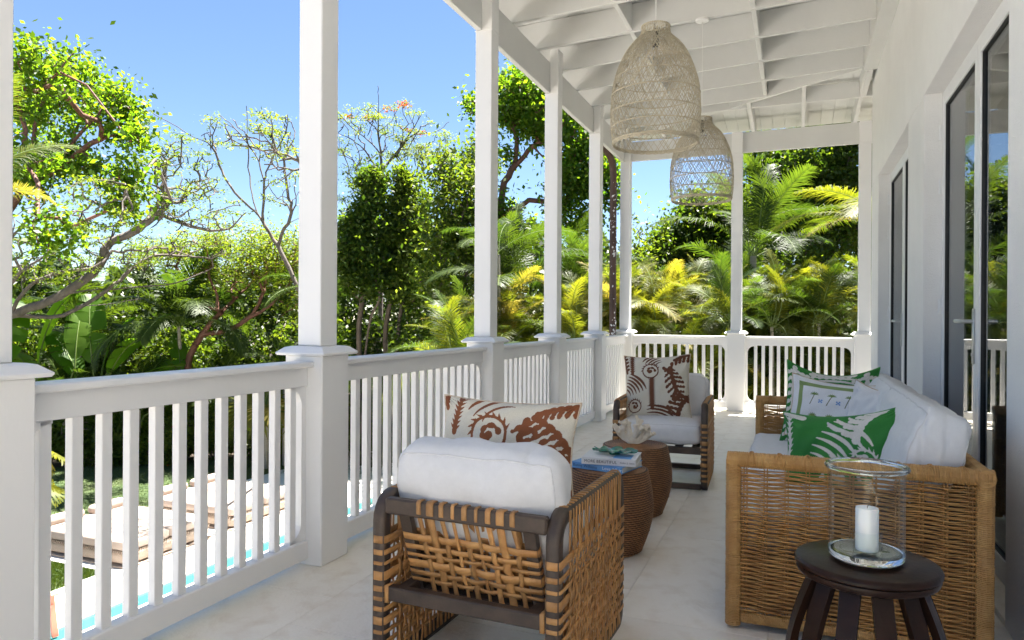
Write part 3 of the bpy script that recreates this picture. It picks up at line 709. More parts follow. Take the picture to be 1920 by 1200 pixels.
def pattern(kind, nx, ny, asp):
    """mask over [0,asp]x[0,1]"""
    X = np.linspace(0, asp, nx); Y = np.linspace(0, 1, ny); mk = np.zeros((nx, ny), bool); a = (mk, X, Y)
    if kind == 'square':
        motif_spine(*a, (.13, 1.02), (.13, .70), 9, .042)
        motif_spiral(*a, .42, .74, .115); motif_arcs(*a, .60, .80, .10, .27, 5, 1.7, 3.0, .015); motif_spine(*a, (.44, .62), (.44, .17), 15, .045)
        motif_arcs(*a, -.06, .36, .12, .36, 6, .05, 1.45, .018); motif_spiral(*a, .17, .20, .10, -1, 1.)
        motif_frond(*a, (.76, .30), (.62, .78), -.10, 7, .13, .017, side=(-1,)); motif_frond(*a, (.98, .28), (.74, .86), .10, 8, .13, .017, side=(1,))
        motif_arcs(*a, .45, -.16, .14, .36, 5, .35, 2.0, .018); motif_frond(*a, (.80, .02), (1.02, .36), .04, 5, .17, .022, side=(1,))
        motif_frond(*a, (.78, .92), (1.02, .98), .03, 4, .10, .02, side=(-1,)); motif_frond(*a, (-.01, 1.0), (.03, .72), 0, 5, .05, .014, side=(1, -1))
    elif kind == 'lumbar':
        motif_spine(*a, (.26, .98), (.20, .60), 7, .060); motif_spiral(*a, .66, .60, .20, 1, .3)
        motif_arcs(*a, .86, .70, .24, .44, 3, 1.4, 3.0, .024); motif_arcs(*a, -.04, .02, .16, .50, 5, .2, 1.4, .025)
        disc(*a, [(.0, .98), (.06, .86)], [.07, .02]); disc(*a, [(.07, .98), (.05, .86)], [.02, .03])
        motif_frond(*a, (1.06, .20), (1.08, .78), .06, 4, .15, .026, side=(-1,))
        motif_frond(*a, (1.16, .82), (1.66, .40), .05, 7, .30, .027, side=(-1,)); motif_frond(*a, (1.18, .86), (1.64, .95), .03, 6, .10, .024, side=(-1,))
        motif_frond(*a, (1.66, .42), (1.60, .02), .03, 4, .26, .024, side=(-1,))
    elif kind == 'green':
        disc(*a, [(.02, .98), (.30, .93)], [.03, .045]); motif_spine(*a, (.10, .92), (.06, .30), 8, .060)
        motif_arcs(*a, .36, .12, .20, .80, 7, .22, 1.40, .026); motif_spiral(*a, .78, .10, .22, 1, .3)
        motif_frond(*a, (1.22, .06), (1.54, .90), -.10, 7, .22, .026, side=(-1,)); motif_frond(*a, (1.02, .55), (1.30, .98), .06, 5, .16, .034, side=(1,))
        motif_spiral(*a, 1.10, .28, .15, -1, .8); motif_frond(*a, (1.30, .04), (1.54, .20), .03, 4, .10, .022, side=(1, -1)); motif_arcs(*a, 1.0, .95, .08, .30, 3, 3.3, 4.6, .03)
    elif kind == 'greensq':
        motif_frond(*a, (.22, .05), (.10, .95), .06, 10, .17, .020, side=(1, -1)); motif_arcs(*a, .55, .46, .12, .46, 6, .8, 2.3, .020)
        motif_frond(*a, (.90, .05), (.88, .95), -.05, 9, .14, .020, side=(1, -1)); motif_spiral(*a, .50, .25, .13)
        motif_frond(*a, (.3, .93), (.75, .97), .03, 6, .08, .02, side=(1, -1))
    return mk
PALM = None
def pillow(label, W, H, T, kind, ground, ink, loc, rot, seed=0, group=None, sag=0.):
    rg = np.random.default_rng(seed); nx, ny = int(190*min(1.5, W/H)), 190
    if kind == 'palm': nx, ny = 230, 190
    u = np.linspace(-1, 1, nx); v = np.linspace(-1, 1, ny); U, V_ = np.meshgrid(u, v, indexing='ij')
    e = np.clip((1-np.abs(U)**3.0)*(1-np.abs(V_)**3.0), 0, 1)**.62
    px = W/2*U*(1-.085*(1-V_**2)*np.abs(U)**1.5); pz = H/2*V_*(1-.10*(1-U**2)*np.abs(V_)**1.5)
    pz = pz-sag*H*(1-U**2)*np.clip(V_, 0, 1)**2
    ph = rg.uniform(0, 6, 8)
    wr = .0035*(np.sin(9*U+5*V_+ph[0])+np.sin(-6*U+11*V_+ph[1])+.6*np.sin(17*U-9*V_+ph[2]))
    rad = np.exp(-((1-np.abs(U))**2+(1-np.abs(V_))**2)/.10)*np.sin(26*np.arctan2(1.02-np.abs(V_), 1.02-np.abs(U)))*.006
    Vs = []; Fs = []; idx = np.arange(nx*ny).reshape(nx, ny); q = np.stack([idx[:-1, :-1], idx[1:, :-1], idx[1:, 1:], idx[:-1, 1:]], -1).reshape(-1, 4)
    for s in (-1, 1):
        th = T/2*e+(wr+rad)*np.clip(e*3, 0, 1)
        Vs.append(np.stack([px, s*th, pz], -1).reshape(-1, 3)); Fs.append(q+(nx*ny if s > 0 else 0) if s < 0 else (q+nx*ny)[:, ::-1])
    me = mesh_np('pillow_cover', np.concatenate(Vs), Fs, [PRINT], True)
    if kind == 'palm':
        asp = W/H; X = np.linspace(0, asp, nx); Y = np.linspace(0, 1, ny); C = np.tile(np.array([.74, .74, .75]), (nx, ny, 1))
        bd = ((X[:, None] > .12) & (X[:, None] < asp-.12) & (Y[None] > .10) & (Y[None] < .90)); inr = ((X[:, None] > .19) & (X[:, None] < asp-.19) & (Y[None] > .17) & (Y[None] < .83))
        C[bd & ~inr] = (.24, .33, .12)
        ln = np.zeros((nx, ny), bool)
        for x_, s_ in ((.36, 1), (.62, 1), (.88, 1), (1.10, 1)):
            for yb_ in (.52, .18):
                mk = np.zeros((nx, ny), bool); tp = (x_+.03, yb_+.17)
                disc(mk, X, Y, [(x_-.03, yb_), tp], .007); C[mk] = (.12, .13, .06); mk[:] = False
                for a in np.linspace(.1, math.pi-.1, 7): disc(mk, X, Y, [tp, (tp[0]+.065*math.cos(a), tp[1]+.05*math.sin(a)-.012)], [.013, .005])
                C[mk] = (.16, .24, .06); mk[:] = False
                for dx, dy in ((0, 0), (.02, .018), (-.02, .018), (.02, -.018), (-.02, -.018)): disc(mk, X, Y, [(x_+.13+dx, yb_+.06+dy), (x_+.131+dx, yb_+.06+dy)], .012)
                C[mk] = (.10, .26, .58)
        C[(bd & ~inr)] = (.24, .33, .12); cols = [C, C]
    else:
        cols = []
        for s in (-1, 1):
            mk = pattern(kind, nx, ny, W/H)
            if s > 0: mk = pattern(kind, nx, ny, W/H)[::-1]
            C = np.where(mk[..., None], np.array(ink), np.array(ground)); cols.append(C)
    C = np.concatenate([c.reshape(-1, 3) for c in cols]); C = np.concatenate([C, np.ones((len(C), 1))], 1).astype(np.float32)
    ca = me.color_attributes.new('print', 'FLOAT_COLOR', 'POINT'); ca.data.foreach_set('color', C.ravel())
    t = empty('throw_pillow', loc, 0, label, 'pillow', group); t.rotation_euler = rot
    inst('pillow_cover', me, t)
    mb = MB(); k = 60; P = []
    for uu, vv in [(x, 1) for x in np.linspace(-1, 1, k)]+[(1, x) for x in np.linspace(1, -1, k)][1:]+[(x, -1) for x in np.linspace(1, -1, k)][1:]+[(-1, x) for x in np.linspace(-1, 1, k)][1:-1]:
        P.append((W/2*uu*(1-.085*(1-vv**2)*abs(uu)**1.5), 0, H/2*vv*(1-.10*(1-uu**2)*abs(vv)**1.5)-sag*H*(1-uu**2)*max(vv, 0)**2))
    mb.tube(P, .0042, 6, ref=(0, 1, 0), closed=True).obj('welt', M['inkg' if ground[1] > ground[0]*2 else 'weltc'], t, smooth=True)
    return t
def printmat():
    m = bpy.data.materials.new('printed_linen'); m.use_nodes = True; n = m.node_tree; L = n.links.new; p = n.nodes['Principled BSDF']
    a = n.nodes.new('ShaderNodeAttribute'); a.attribute_name = 'print'; p.inputs['Roughness'].default_value = .85
    nz = n.nodes.new('ShaderNodeTexNoise'); nz.inputs['Scale'].default_value = 240; tc = n.nodes.new('ShaderNodeTexCoord'); L(tc.outputs['Object'], nz.inputs['Vector'])
    mr = n.nodes.new('ShaderNodeMapRange'); mr.inputs[3].default_value = .80; mr.inputs[4].default_value = 1.12; L(nz.outputs[0], mr.inputs[0])
    mx = n.nodes.new('ShaderNodeMix'); mx.data_type = 'RGBA'; mx.blend_type = 'MULTIPLY'; mx.inputs[0].default_value = 1; L(a.outputs['Color'], mx.inputs[6]); L(mr.outputs[0], mx.inputs[7])
    L(mx.outputs[2], p.inputs['Base Color']); b = n.nodes.new('ShaderNodeBump'); b.inputs['Strength'].default_value = .25; b.inputs['Distance'].default_value = .004
    L(nz.outputs[0], b.inputs['Height']); L(b.outputs[0], p.inputs['Normal']); return m
PRINT = printmat()
M['inkg'] = mat('green_welt', (.035, .20, .04), .85, (.05, .26, .06), 60); M['weltc'] = mat('cream_welt', (.60, .55, .45), .85, (.42, .30, .20), 40)
CREAM = (.63, .59, .49); BROWN = (.215, .066, .020); GREEN = (.028, .20, .030); IVORY = (.66, .63, .57)
pillow('long cream pillow with rust brown swirls behind the white cushion of the near armchair', .575, .36, .14, 'lumbar', CREAM, BROWN,
       (-1.025, 2.50, .765), (R(-13), R(.5), R(-1)), 1, 'patterned pillows on the armchairs')
pillow('square cream pillow with chocolate brown ferns and swirls, leaning on the far armchair', .53, .53, .15, 'square', CREAM, (.13, .042, .016),
       (-1.02, 5.66, .71), (R(-14), R(-3), R(2)), 2, 'patterned pillows on the armchairs')

# ---- wicker sofa
def wicker_panel(L, H, name, parent, loc, rz, stakes=.074, pitch=.0086, rr=.0038, seed=0):
    """panel in the local XZ plane, 0..L by 0..H: paired upright stakes with strands woven through them"""
    rg = np.random.default_rng(seed); ns = max(3, int(round(L/stakes))); sx = np.linspace(.03, L-.03, ns); sp = sx[1]-sx[0]
    n = int(H/pitch); spp = 4; x = np.linspace(0, L, (ns)*spp+1)
    z = (np.arange(n)+.5)*pitch+rg.normal(0, .0006, n)
    ph = (np.arange(n) % 2)*np.pi
    A = .0075*np.sin(np.pi*(x[None]-sx[0])/sp+np.pi/2+ph[:, None])
    zz = z[:, None]+.0022*np.sin(2*np.pi*(x[None]-sx[0])/sp*.5+ph[:, None]*.5+rg.uniform(0, .6, n)[:, None])+rg.normal(0, .0004, (n, len(x)))
    P = np.stack([np.broadcast_to(x, zz.shape), A, zz], -1)
    v, f = strands(P, rr*rg.uniform(.85, 1.15, n)[:, None]*np.ones(len(x)), 4, ref=(0, 0, 1))
    o = inst('wicker_weave', mesh_np('wicker_weave', v, f, [M['wicker']], True), parent, loc, (0, 0, rz), kind='stuff')
    st = []
    for s_ in sx:
        for q in (-.006, .006):
            st.append([(s_+q, 0, -.005), (s_+q+rg.normal(0, .001), 0, H*.5), (s_+q, 0, H+.005)])
    v, f = strands(np.array(st), .0030, 4, ref=(0, 1, 0))
    inst('wicker_stakes', mesh_np('wicker_stakes', v, f, [M['wicker']]), parent, loc, (0, 0, rz), kind='stuff')
    return o
def coil(P, Q, r, name, parent, pitch=.0068, rw=.0036, m='wickwrap', seed=0):
    """a pole wrapped closely with cane: ribbed tube whose wrap leans a little"""
    rg = np.random.default_rng(seed); P, Q = np.array(P, float), np.array(Q, float); L = np.linalg.norm(Q-P); n = int(L/pitch); k = 12
    d = (Q-P)/L; ref = np.array([0, 0, 1.]) if abs(d[2]) < .9 else np.array([0, 1., 0]); A = nrm(np.cross(d, ref)); B = np.cross(A, d)
    rows = []
    for i in range(n):
        for q, rr in ((0., r-rw*.55), (.28, r), (.72, r)):
            t = (i+q)*pitch; rows.append((t, rr+(rg.normal(0, .0006) if q else 0), .003*math.sin(i*.31+seed)))
    rows.append((L, r-rw*.5, 0)); th = np.arange(k)*2*np.pi/k
    G = np.array([[P+d*min(L, max(0, t+s_*math.sin(a)))+(A*math.cos(a)+B*math.sin(a))*rr for a in th] for t, rr, s_ in rows])
    mb = MB(); mb.grid(G, cv=True); nn = len(rows)
    mb.f.append([i for i in range(k)][::-1]); mb.f.append([(nn-1)*k+i for i in range(k)])
    return mb.obj(name, M[m], parent, smooth=False)
SX0, SX1, SY0, SY1, SH = -.262, .672, 2.985, 5.36, .715
so = empty('sofa', ((SX0+SX1)/2, (SY0+SY1)/2, 0), 0, 'honey wicker sofa with white cushions against the house wall, its woven end towards the viewer', 'sofa')
ox, oy = (SX0+SX1)/2, (SY0+SY1)/2
hx, hy = (SX1-SX0)/2, (SY1-SY0)/2; pr = .031
for s, sd_ in ((-1, 1), (1, 2)):       # two ends
    yy = s*(hy-pr)
    wicker_panel(2*hx-2*pr-.03, SH-.13, 'end', so, (-hx+pr+.015, yy, .062), 0, seed=sd_)
    wicker_panel(2*hx-2*pr-.03, SH-.15, 'inner', so, (-hx+pr+.015, yy-s*.030, .072), 0, seed=12+sd_)
    MB().box(-hx+.03, hx-.05, yy-s*.047, yy-s*.042, .07, .30, .001).box(-.06, hx-.05, yy-s*.047, yy-s*.042, .301, .60, .001).obj('end_lining', M['dwood'], so)
    coil((-hx+pr, yy, 0.012), (-hx+pr, yy, SH-pr), pr, 'corner_post', so, seed=3+sd_)
    coil((hx-pr, yy, 0.012), (hx-pr, yy, SH-pr), pr, 'corner_post', so, seed=5+sd_)
    coil((-hx+.004, yy, SH-pr), (hx-.004, yy, SH-pr), pr+.001, 'arm_roll', so, pitch=.0078, seed=7+sd_)
    coil((-hx+pr*2, yy, .045), (hx-pr*2, yy, .045), .022, 'bottom_rail', so, seed=9+sd_)
    # criss-cross lashings over the arm roll
    rg = np.random.default_rng(40+sd_); ls = []
    for x in np.arange(-hx+.10, hx-.08, .105):
        for q in (-1, 1):
            a = np.linspace(-.6, math.pi+.6, 12)
            ls.append([(x+q*.012*math.cos(b), yy-(pr+.0035)*math.cos(b), SH-pr+(pr+.0035)*math.sin(b)) for b in a])
    v, f = strands(np.array(ls), .0026, 4, ref=(1, 0, 0)); inst('lashing', mesh_np('lashing', v, f, [M['wicker']]), so, kind='stuff')
wicker_panel(2*hy-4*pr, SH-.13, 'back', so, (hx-pr, -hy+2*pr, .062), R(90), seed=5)
coil((hx-pr, -hy+.004, SH-pr-.0005), (hx-pr, hy-.004, SH-pr-.0005), pr+.0005, 'back_roll', so, pitch=.0082, seed=21)
wicker_panel(2*hy-4*pr, .20, 'front', so, (-hx+pr, -hy+2*pr, .062), R(90), seed=6)
coil((-hx+pr, -hy+2*pr, .275), (-hx+pr, hy-2*pr, .275), .018, 'seat_edge', so, seed=22)
MB().box(-hx+.02, hx-.06, -hy+.075, hy-.075, .262, .29, .004).obj('seat_deck', M['dwood'], so)
for k in range(2):
    Lc = (2*hy-.15)/2; y = -hy+.075+Lc*(k+.5)
    cushion('seat_cushion', .80, Lc-.012, .17, so, (-.065, y, .375), r=.045, bulge=.02, seed=30+k, wr=.003)
    cushion('back_cushion', .19, Lc-.016, .48, so, (.262, y, .665), (0, R(19), 0), r=.045, bulge=.022, seed=40+k, wr=.005)

pillow('long green pillow with ivory fern swirls, front pillow above the sofa arm', .58, .37, .15, 'green', GREEN, IVORY,
       (.210, 3.60, .665), (R(-16), R(-9), R(-25)), 5, 'green patterned pillows on the sofa', .07)
pillow('large square green pillow with ivory ferns, in the far corner of the sofa', .54, .54, .15, 'greensq', GREEN, IVORY,
       (.195, 4.86, .715), (R(-10), R(3), R(-10)), 6, 'green patterned pillows on the sofa', .10)
pillow('white pillow with small palm trees and green border before the large green one', .56, .38, .12, 'palm', (.74, .74, .75), (0, 0, 0),
       (.235, 4.58, .725), (R(-14), R(4), R(-12)), 7, None, .06)
pillow('plain white pillow standing against the sofa back behind the palm tree pillow', .44, .40, .13, 'plain', (.72, .71, .71), (.7, .7, .7),
       (.40, 4.35, .70), (R(-10), R(4), R(-60)), 8, None, .03)

# ---- woven drum stools
def drum_mesh():
    H, rb, rm, rtp = .435, .165, .226, .195; rows = 37; seg = 200; pr_ = []
    th = np.arange(seg)*2*np.pi/seg; G = []
    for i in range(rows):
        for q, o in ((.0, 0.), (.25, .0062), (.5, .0075), (.75, .0062)):
            t = (i+q)/rows; z = t*H
            rr = rb+(rm-rb)*math.sin(min(1, t/.55)*math.pi/2) if t < .55 else rtp+(rm-rtp)*math.cos((t-.55)/.45*math.pi/2)**1.0
            am = .0030*np.cos(th*seg/4+ (i % 2)*np.pi)*(1 if q else 0)
            band_ = .0016 if (i % 9 == 0 and q) else 0
            r_ = rr+o+am+band_; G.append(np.stack([r_*np.cos(th), r_*np.sin(th), np.full(seg, z)], -1))
    nr = 17
    for i in range(nr):          # flat coiled top
        for q, o in ((0., 0.), (.3, .0026), (.7, .0026)):
            r_ = rtp*(1-(i+q)/nr)*.995; zc = H+.003*math.sin(min(1, (i+q)/3)*math.pi/2)+o
            G.append(np.stack([r_*np.cos(th), r_*np.sin(th), zc+.0007*np.cos(th*seg/4+(i % 2)*np.pi)], -1))
    G = np.array(G); idx = np.arange(len(G)*seg).reshape(len(G), seg)
    F = np.stack([idx[:-1], np.roll(idx, -1, 1)[:-1], np.roll(idx, -1, 1)[1:], idx[1:]], -1).reshape(-1, 4)
    ri = np.repeat(np.arange(len(G)-1), seg); ci = np.tile(np.arange(seg), len(G)-1)   # shade in the grooves between the coils, painted in as darker faces
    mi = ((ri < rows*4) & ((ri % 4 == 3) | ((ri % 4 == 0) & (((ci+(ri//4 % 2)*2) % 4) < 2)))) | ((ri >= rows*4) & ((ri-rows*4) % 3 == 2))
    return mesh_np('woven_body', G.reshape(-1, 3), F, [M['rattan'], M['rattan_shade']], True, mi.astype(int))
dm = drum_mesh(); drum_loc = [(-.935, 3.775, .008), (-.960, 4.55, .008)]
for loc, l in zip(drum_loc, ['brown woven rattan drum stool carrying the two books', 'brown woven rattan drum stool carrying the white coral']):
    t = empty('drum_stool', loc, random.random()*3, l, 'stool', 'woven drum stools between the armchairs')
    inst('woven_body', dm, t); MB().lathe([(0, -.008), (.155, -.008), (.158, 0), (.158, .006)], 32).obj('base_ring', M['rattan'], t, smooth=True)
TZ = .449

# ---- books and dish
def text(s_, size, m, parent, loc, rot, name='lettering'):
    c = bpy.data.curves.new(name, 'FONT'); c.body = s_; c.size = size; c.extrude = .0002; c.align_x = 'LEFT'; c.materials.append(M[m]); c.space_character = 1.05
    tmp = bpy.data.objects.new('t', c); COL.objects.link(tmp); bpy.context.view_layer.update()
    me = bpy.data.meshes.new_from_object(tmp.evaluated_get(bpy.context.evaluated_depsgraph_get())); bpy.data.objects.remove(tmp)
    o = bpy.data.objects.new(name, me); COL.objects.link(o); o.parent = parent; o.location = loc; o.rotation_euler = rot; return o
def book(label, W, D, T, cm, loc, rz):
    t = empty('book', loc, rz, label, 'book', 'stacked picture books')
    MB().box(-W/2+.003, W/2-.003, -D/2+.003, D/2-.003, .003, T-.003, .001).obj('pages', M['paper'], t)
    MB().box(-W/2, W/2, -D/2, D/2, T-.0028, T, .0008).box(-W/2, W/2, -D/2, D/2, 0, .0028, .0008).box(-W/2, W/2, -D/2-.0005, -D/2+.0024, .0028, T-.0028, .0006).obj('cover', M[cm], t)
    return t
b1 = book('blue spined picture book under the white one', .30, .25, .034, 'bookb', (-.945, 3.755, TZ+.001), R(-13))
text('Bunny Williams', .022, 'inkn', b1, (-.140, -.1262, .011), (R(90), 0, 0)); text('Love Affairs', .024, 'inkw', b1, (.035, -.1262, .011), (R(90), 0, 0))
b2 = book('white picture book with black capitals on its spine, on top of the blue book', .285, .24, .036, 'bookw', (-.915, 3.745, TZ+.0362), R(4))
text('MORE BEAUTIFUL', .021, 'ink', b2, (-.128, -.1212, .011), (R(90), 0, 0)); text('MARK D. SIKES', .011, 'ink', b2, (.062, -.1212, .0135), (R(90), 0, 0))
MB().box(.02, .115, -.10, .02, .03605, .0366, .0002).obj('cover_photo', M['bookb'], b2)
mb = MB(); G = []
for i in range(22):
    row = []
    for j in range(64):
        a = j/64*2*math.pi; t = i/21; rr = (1+.10*math.cos(a*9)*t**2); x = .115*t*rr*math.cos(a); y = .066*t*rr*math.sin(a)
        row.append((x, y, .006+.016*t**2+.007*math.sin(a*9)*t**3+.002*math.cos(a*18)*t))
    G.append(row)
G = np.array(G); mb.grid(G, cv=True); G2 = G.copy(); G2[..., 2] -= .004; mb.grid(G2[::-1], cv=True); mb.grid(np.stack([G[-1], G2[-1]]), cv=True)
mb.lathe([(0, -.004), (.03, -.004), (.032, .004)], 20)
tag(mb.obj('ceramic_dish', M['jade'], None, smooth=True), 'green glazed leaf-shaped dish with wavy rim on the white book', 'dish').location = (-.905, 3.76, TZ+.0362+.036+.0052)

# ---- coral: branching lobes grown into one body
def coral():
    rg = random.Random(5); V = []; E_ = []; Rd = []
    V.append((0, 0, .0)); Rd.append(.022)
    def grow(i, p, d, r_, n, depth):
        for k in range(n):
            d = (d+Vector((rg.gauss(0, .10), rg.gauss(0, .10), rg.gauss(.05, .08)))).normalized(); q = p+d*.019
            V.append(tuple(q)); Rd.append(r_*rg.uniform(.9, 1.12)); E_.append((i, len(V)-1)); i = len(V)-1; p = q; r_ = r_*.96
        if depth > 0:
            for _ in range(2 if depth > 1 else 3):
                dd = (d+Vector((rg.gauss(0, .55), rg.gauss(0, .30), rg.gauss(.25, .25)))).normalized(); grow(i, p, dd, r_*.86, rg.choice((1, 2)), depth-1)
        else: Rd[-1] = r_*1.18
    for a, ln in ((-74, 3), (-52, 3), (-30, 3), (-12, 4), (6, 4), (24, 3), (44, 3), (64, 4), (80, 3)):
        d = Vector((math.sin(R(a)), rg.uniform(-.35, .35), math.cos(R(a)))).normalized(); grow(0, Vector((d.x*.02, 0, .005)), d, .0120, ln, 2)
    me = bpy.data.meshes.new('coral'); me.from_pydata(V, E_, []); me.materials.append(M['coral']); o = bpy.data.objects.new('coral_branch', me); COL.objects.link(o)
    sk = o.modifiers.new('skin', 'SKIN')
    for sv, r_ in zip(me.skin_vertices[0].data, Rd): sv.radius = (r_, r_)
    me.skin_vertices[0].data[0].use_root = True
    rm = o.modifiers.new('r', 'REMESH'); rm.mode = 'VOXEL'; rm.voxel_size = .0032; rm.use_smooth_shade = True
    return o
c = coral(); c.scale = (1.18, 1.1, 1.15); c.location = (drum_loc[1][0]-.005, drum_loc[1][1]-.03, TZ+.012)
tag(c, 'lump of white branching coral on the far drum stool', 'coral')

# ---- espresso stool with bowed legs, hurricane vase, candle
st = empty('side_table', (.186, 2.19, 0), 0, 'dark round stool table with bowed slatted legs in the right foreground', 'side table')
tz, tr = .588, .186
MB().lathe([(0, tz), (tr-.012, tz), (tr-.004, tz-.003), (tr, tz-.010), (tr-.001, tz-.018), (tr-.008, tz-.0225), (0, tz-.0225)][::-1], 96).obj('table_top', M['espresso'], st, smooth=True)
MB().lathe([(0, tz-.023), (tr-.006, tz-.023), (tr-.004, tz-.030), (tr-.008, tz-.040), (tr-.016, tz-.044), (0, tz-.044)][::-1], 96).obj('top_moulding', M['espresso'], st, smooth=True)
legb = MB(); P = []
for i in range(17):
    t = i/16; z = .0+(tz-.046)*t; r_ = .125+.078*math.sin(math.pi*(t*.93+.04)); P.append((r_, 0, z))
P = np.array(P); T = nrm(np.gradient(P, axis=0)); N = np.stack([T[:, 2], 0*T[:, 0], -T[:, 0]], 1)
Q = np.stack([P+N*.009+[0, .0250, 0], P-N*.011+[0, .0225, 0], P-N*.011-[0, .0225, 0], P+N*.009-[0, .0250, 0]], 1)
legb.grid(Q, cv=True); legb.f.append([3, 2, 1, 0]); legb.f.append([64, 65, 66, 67]); lm = legb.mesh('leg', M['espresso'])
for k in range(12): inst('leg', lm, st, (0, 0, 0), (0, 0, 2*math.pi*(k+.35)/12))
MB().lathe([(.10, .035), (.128, .035), (.130, .04), (.130, .055), (.128, .06), (.10, .06), (.10, .035)][::-1], 64).obj('foot_ring', M['espresso'], st, smooth=True)
vx, vy_ = .186, 2.20
vs = empty('hurricane_vase', (vx, vy_, tz+.0005), 0, 'clear glass hurricane vase with rolled rim on the dark stool table', 'vase')
MB().lathe([(.0965, .0245), (.098, .05), (.0975, .12), (.098, .235), (.1000, .246), (.1065, .250), (.1085, .255), (.1065, .261), (.1000, .263), (.0955, .259), (.0938, .248), (.0935, .12), (.0935, .0245)], 128).obj('glass_wall', M['thin'], vs, smooth=True)
MB().lathe([(0, .0), (.083, .0), (.091, .003), (.0965, .010), (.0975, .0235), (.088, .0238), (.060, .0200), (0, .0185)], 128).obj('thick_base', M['clear'], vs, smooth=True)
MB().lathe([(.0985, .2485), (.1045, .2500), (.1080, .2550), (.1045, .2610), (.0985, .2622), (.0965, .2550), (.0985, .2485)], 96).obj('rolled_rim', M['clear'], vs, smooth=True)
chd = [(0, 0), (.034, 0), (.0365, .003), (.0372, .01), (.0372, .058), (.0362, .0605), (.0348, .059), (.0343, .05), (.0343, .012), (.031, .008), (0, .0075)]
tag(MB().lathe(chd, 64).obj('candle_holder', M['thin'], None, smooth=True), 'small clear glass cup holding the candle inside the vase', 'candle holder').location = (vx+.003, vy_-.012, tz+.0195)
cn = empty('candle', (vx+.001, vy_-.012, tz+.0275), 0, 'white pillar candle inside the glass vase', 'candle')
mb = MB(); G = []
pf = [(0, 0), (.0285, 0), (.0295, .002), (.0295, .112), (.0285, .1165), (.024, .117), (0, .1145)]
mb.lathe(pf, 48); o = mb.obj('wax', M['candle'], cn, smooth=True)
MB().tube([(0, 0, .113), (.0008, 0, .119), (.003, 0, .124)], .0011, 6, ref=(0, 1, 0)).obj('wick', M['ink'], cn)

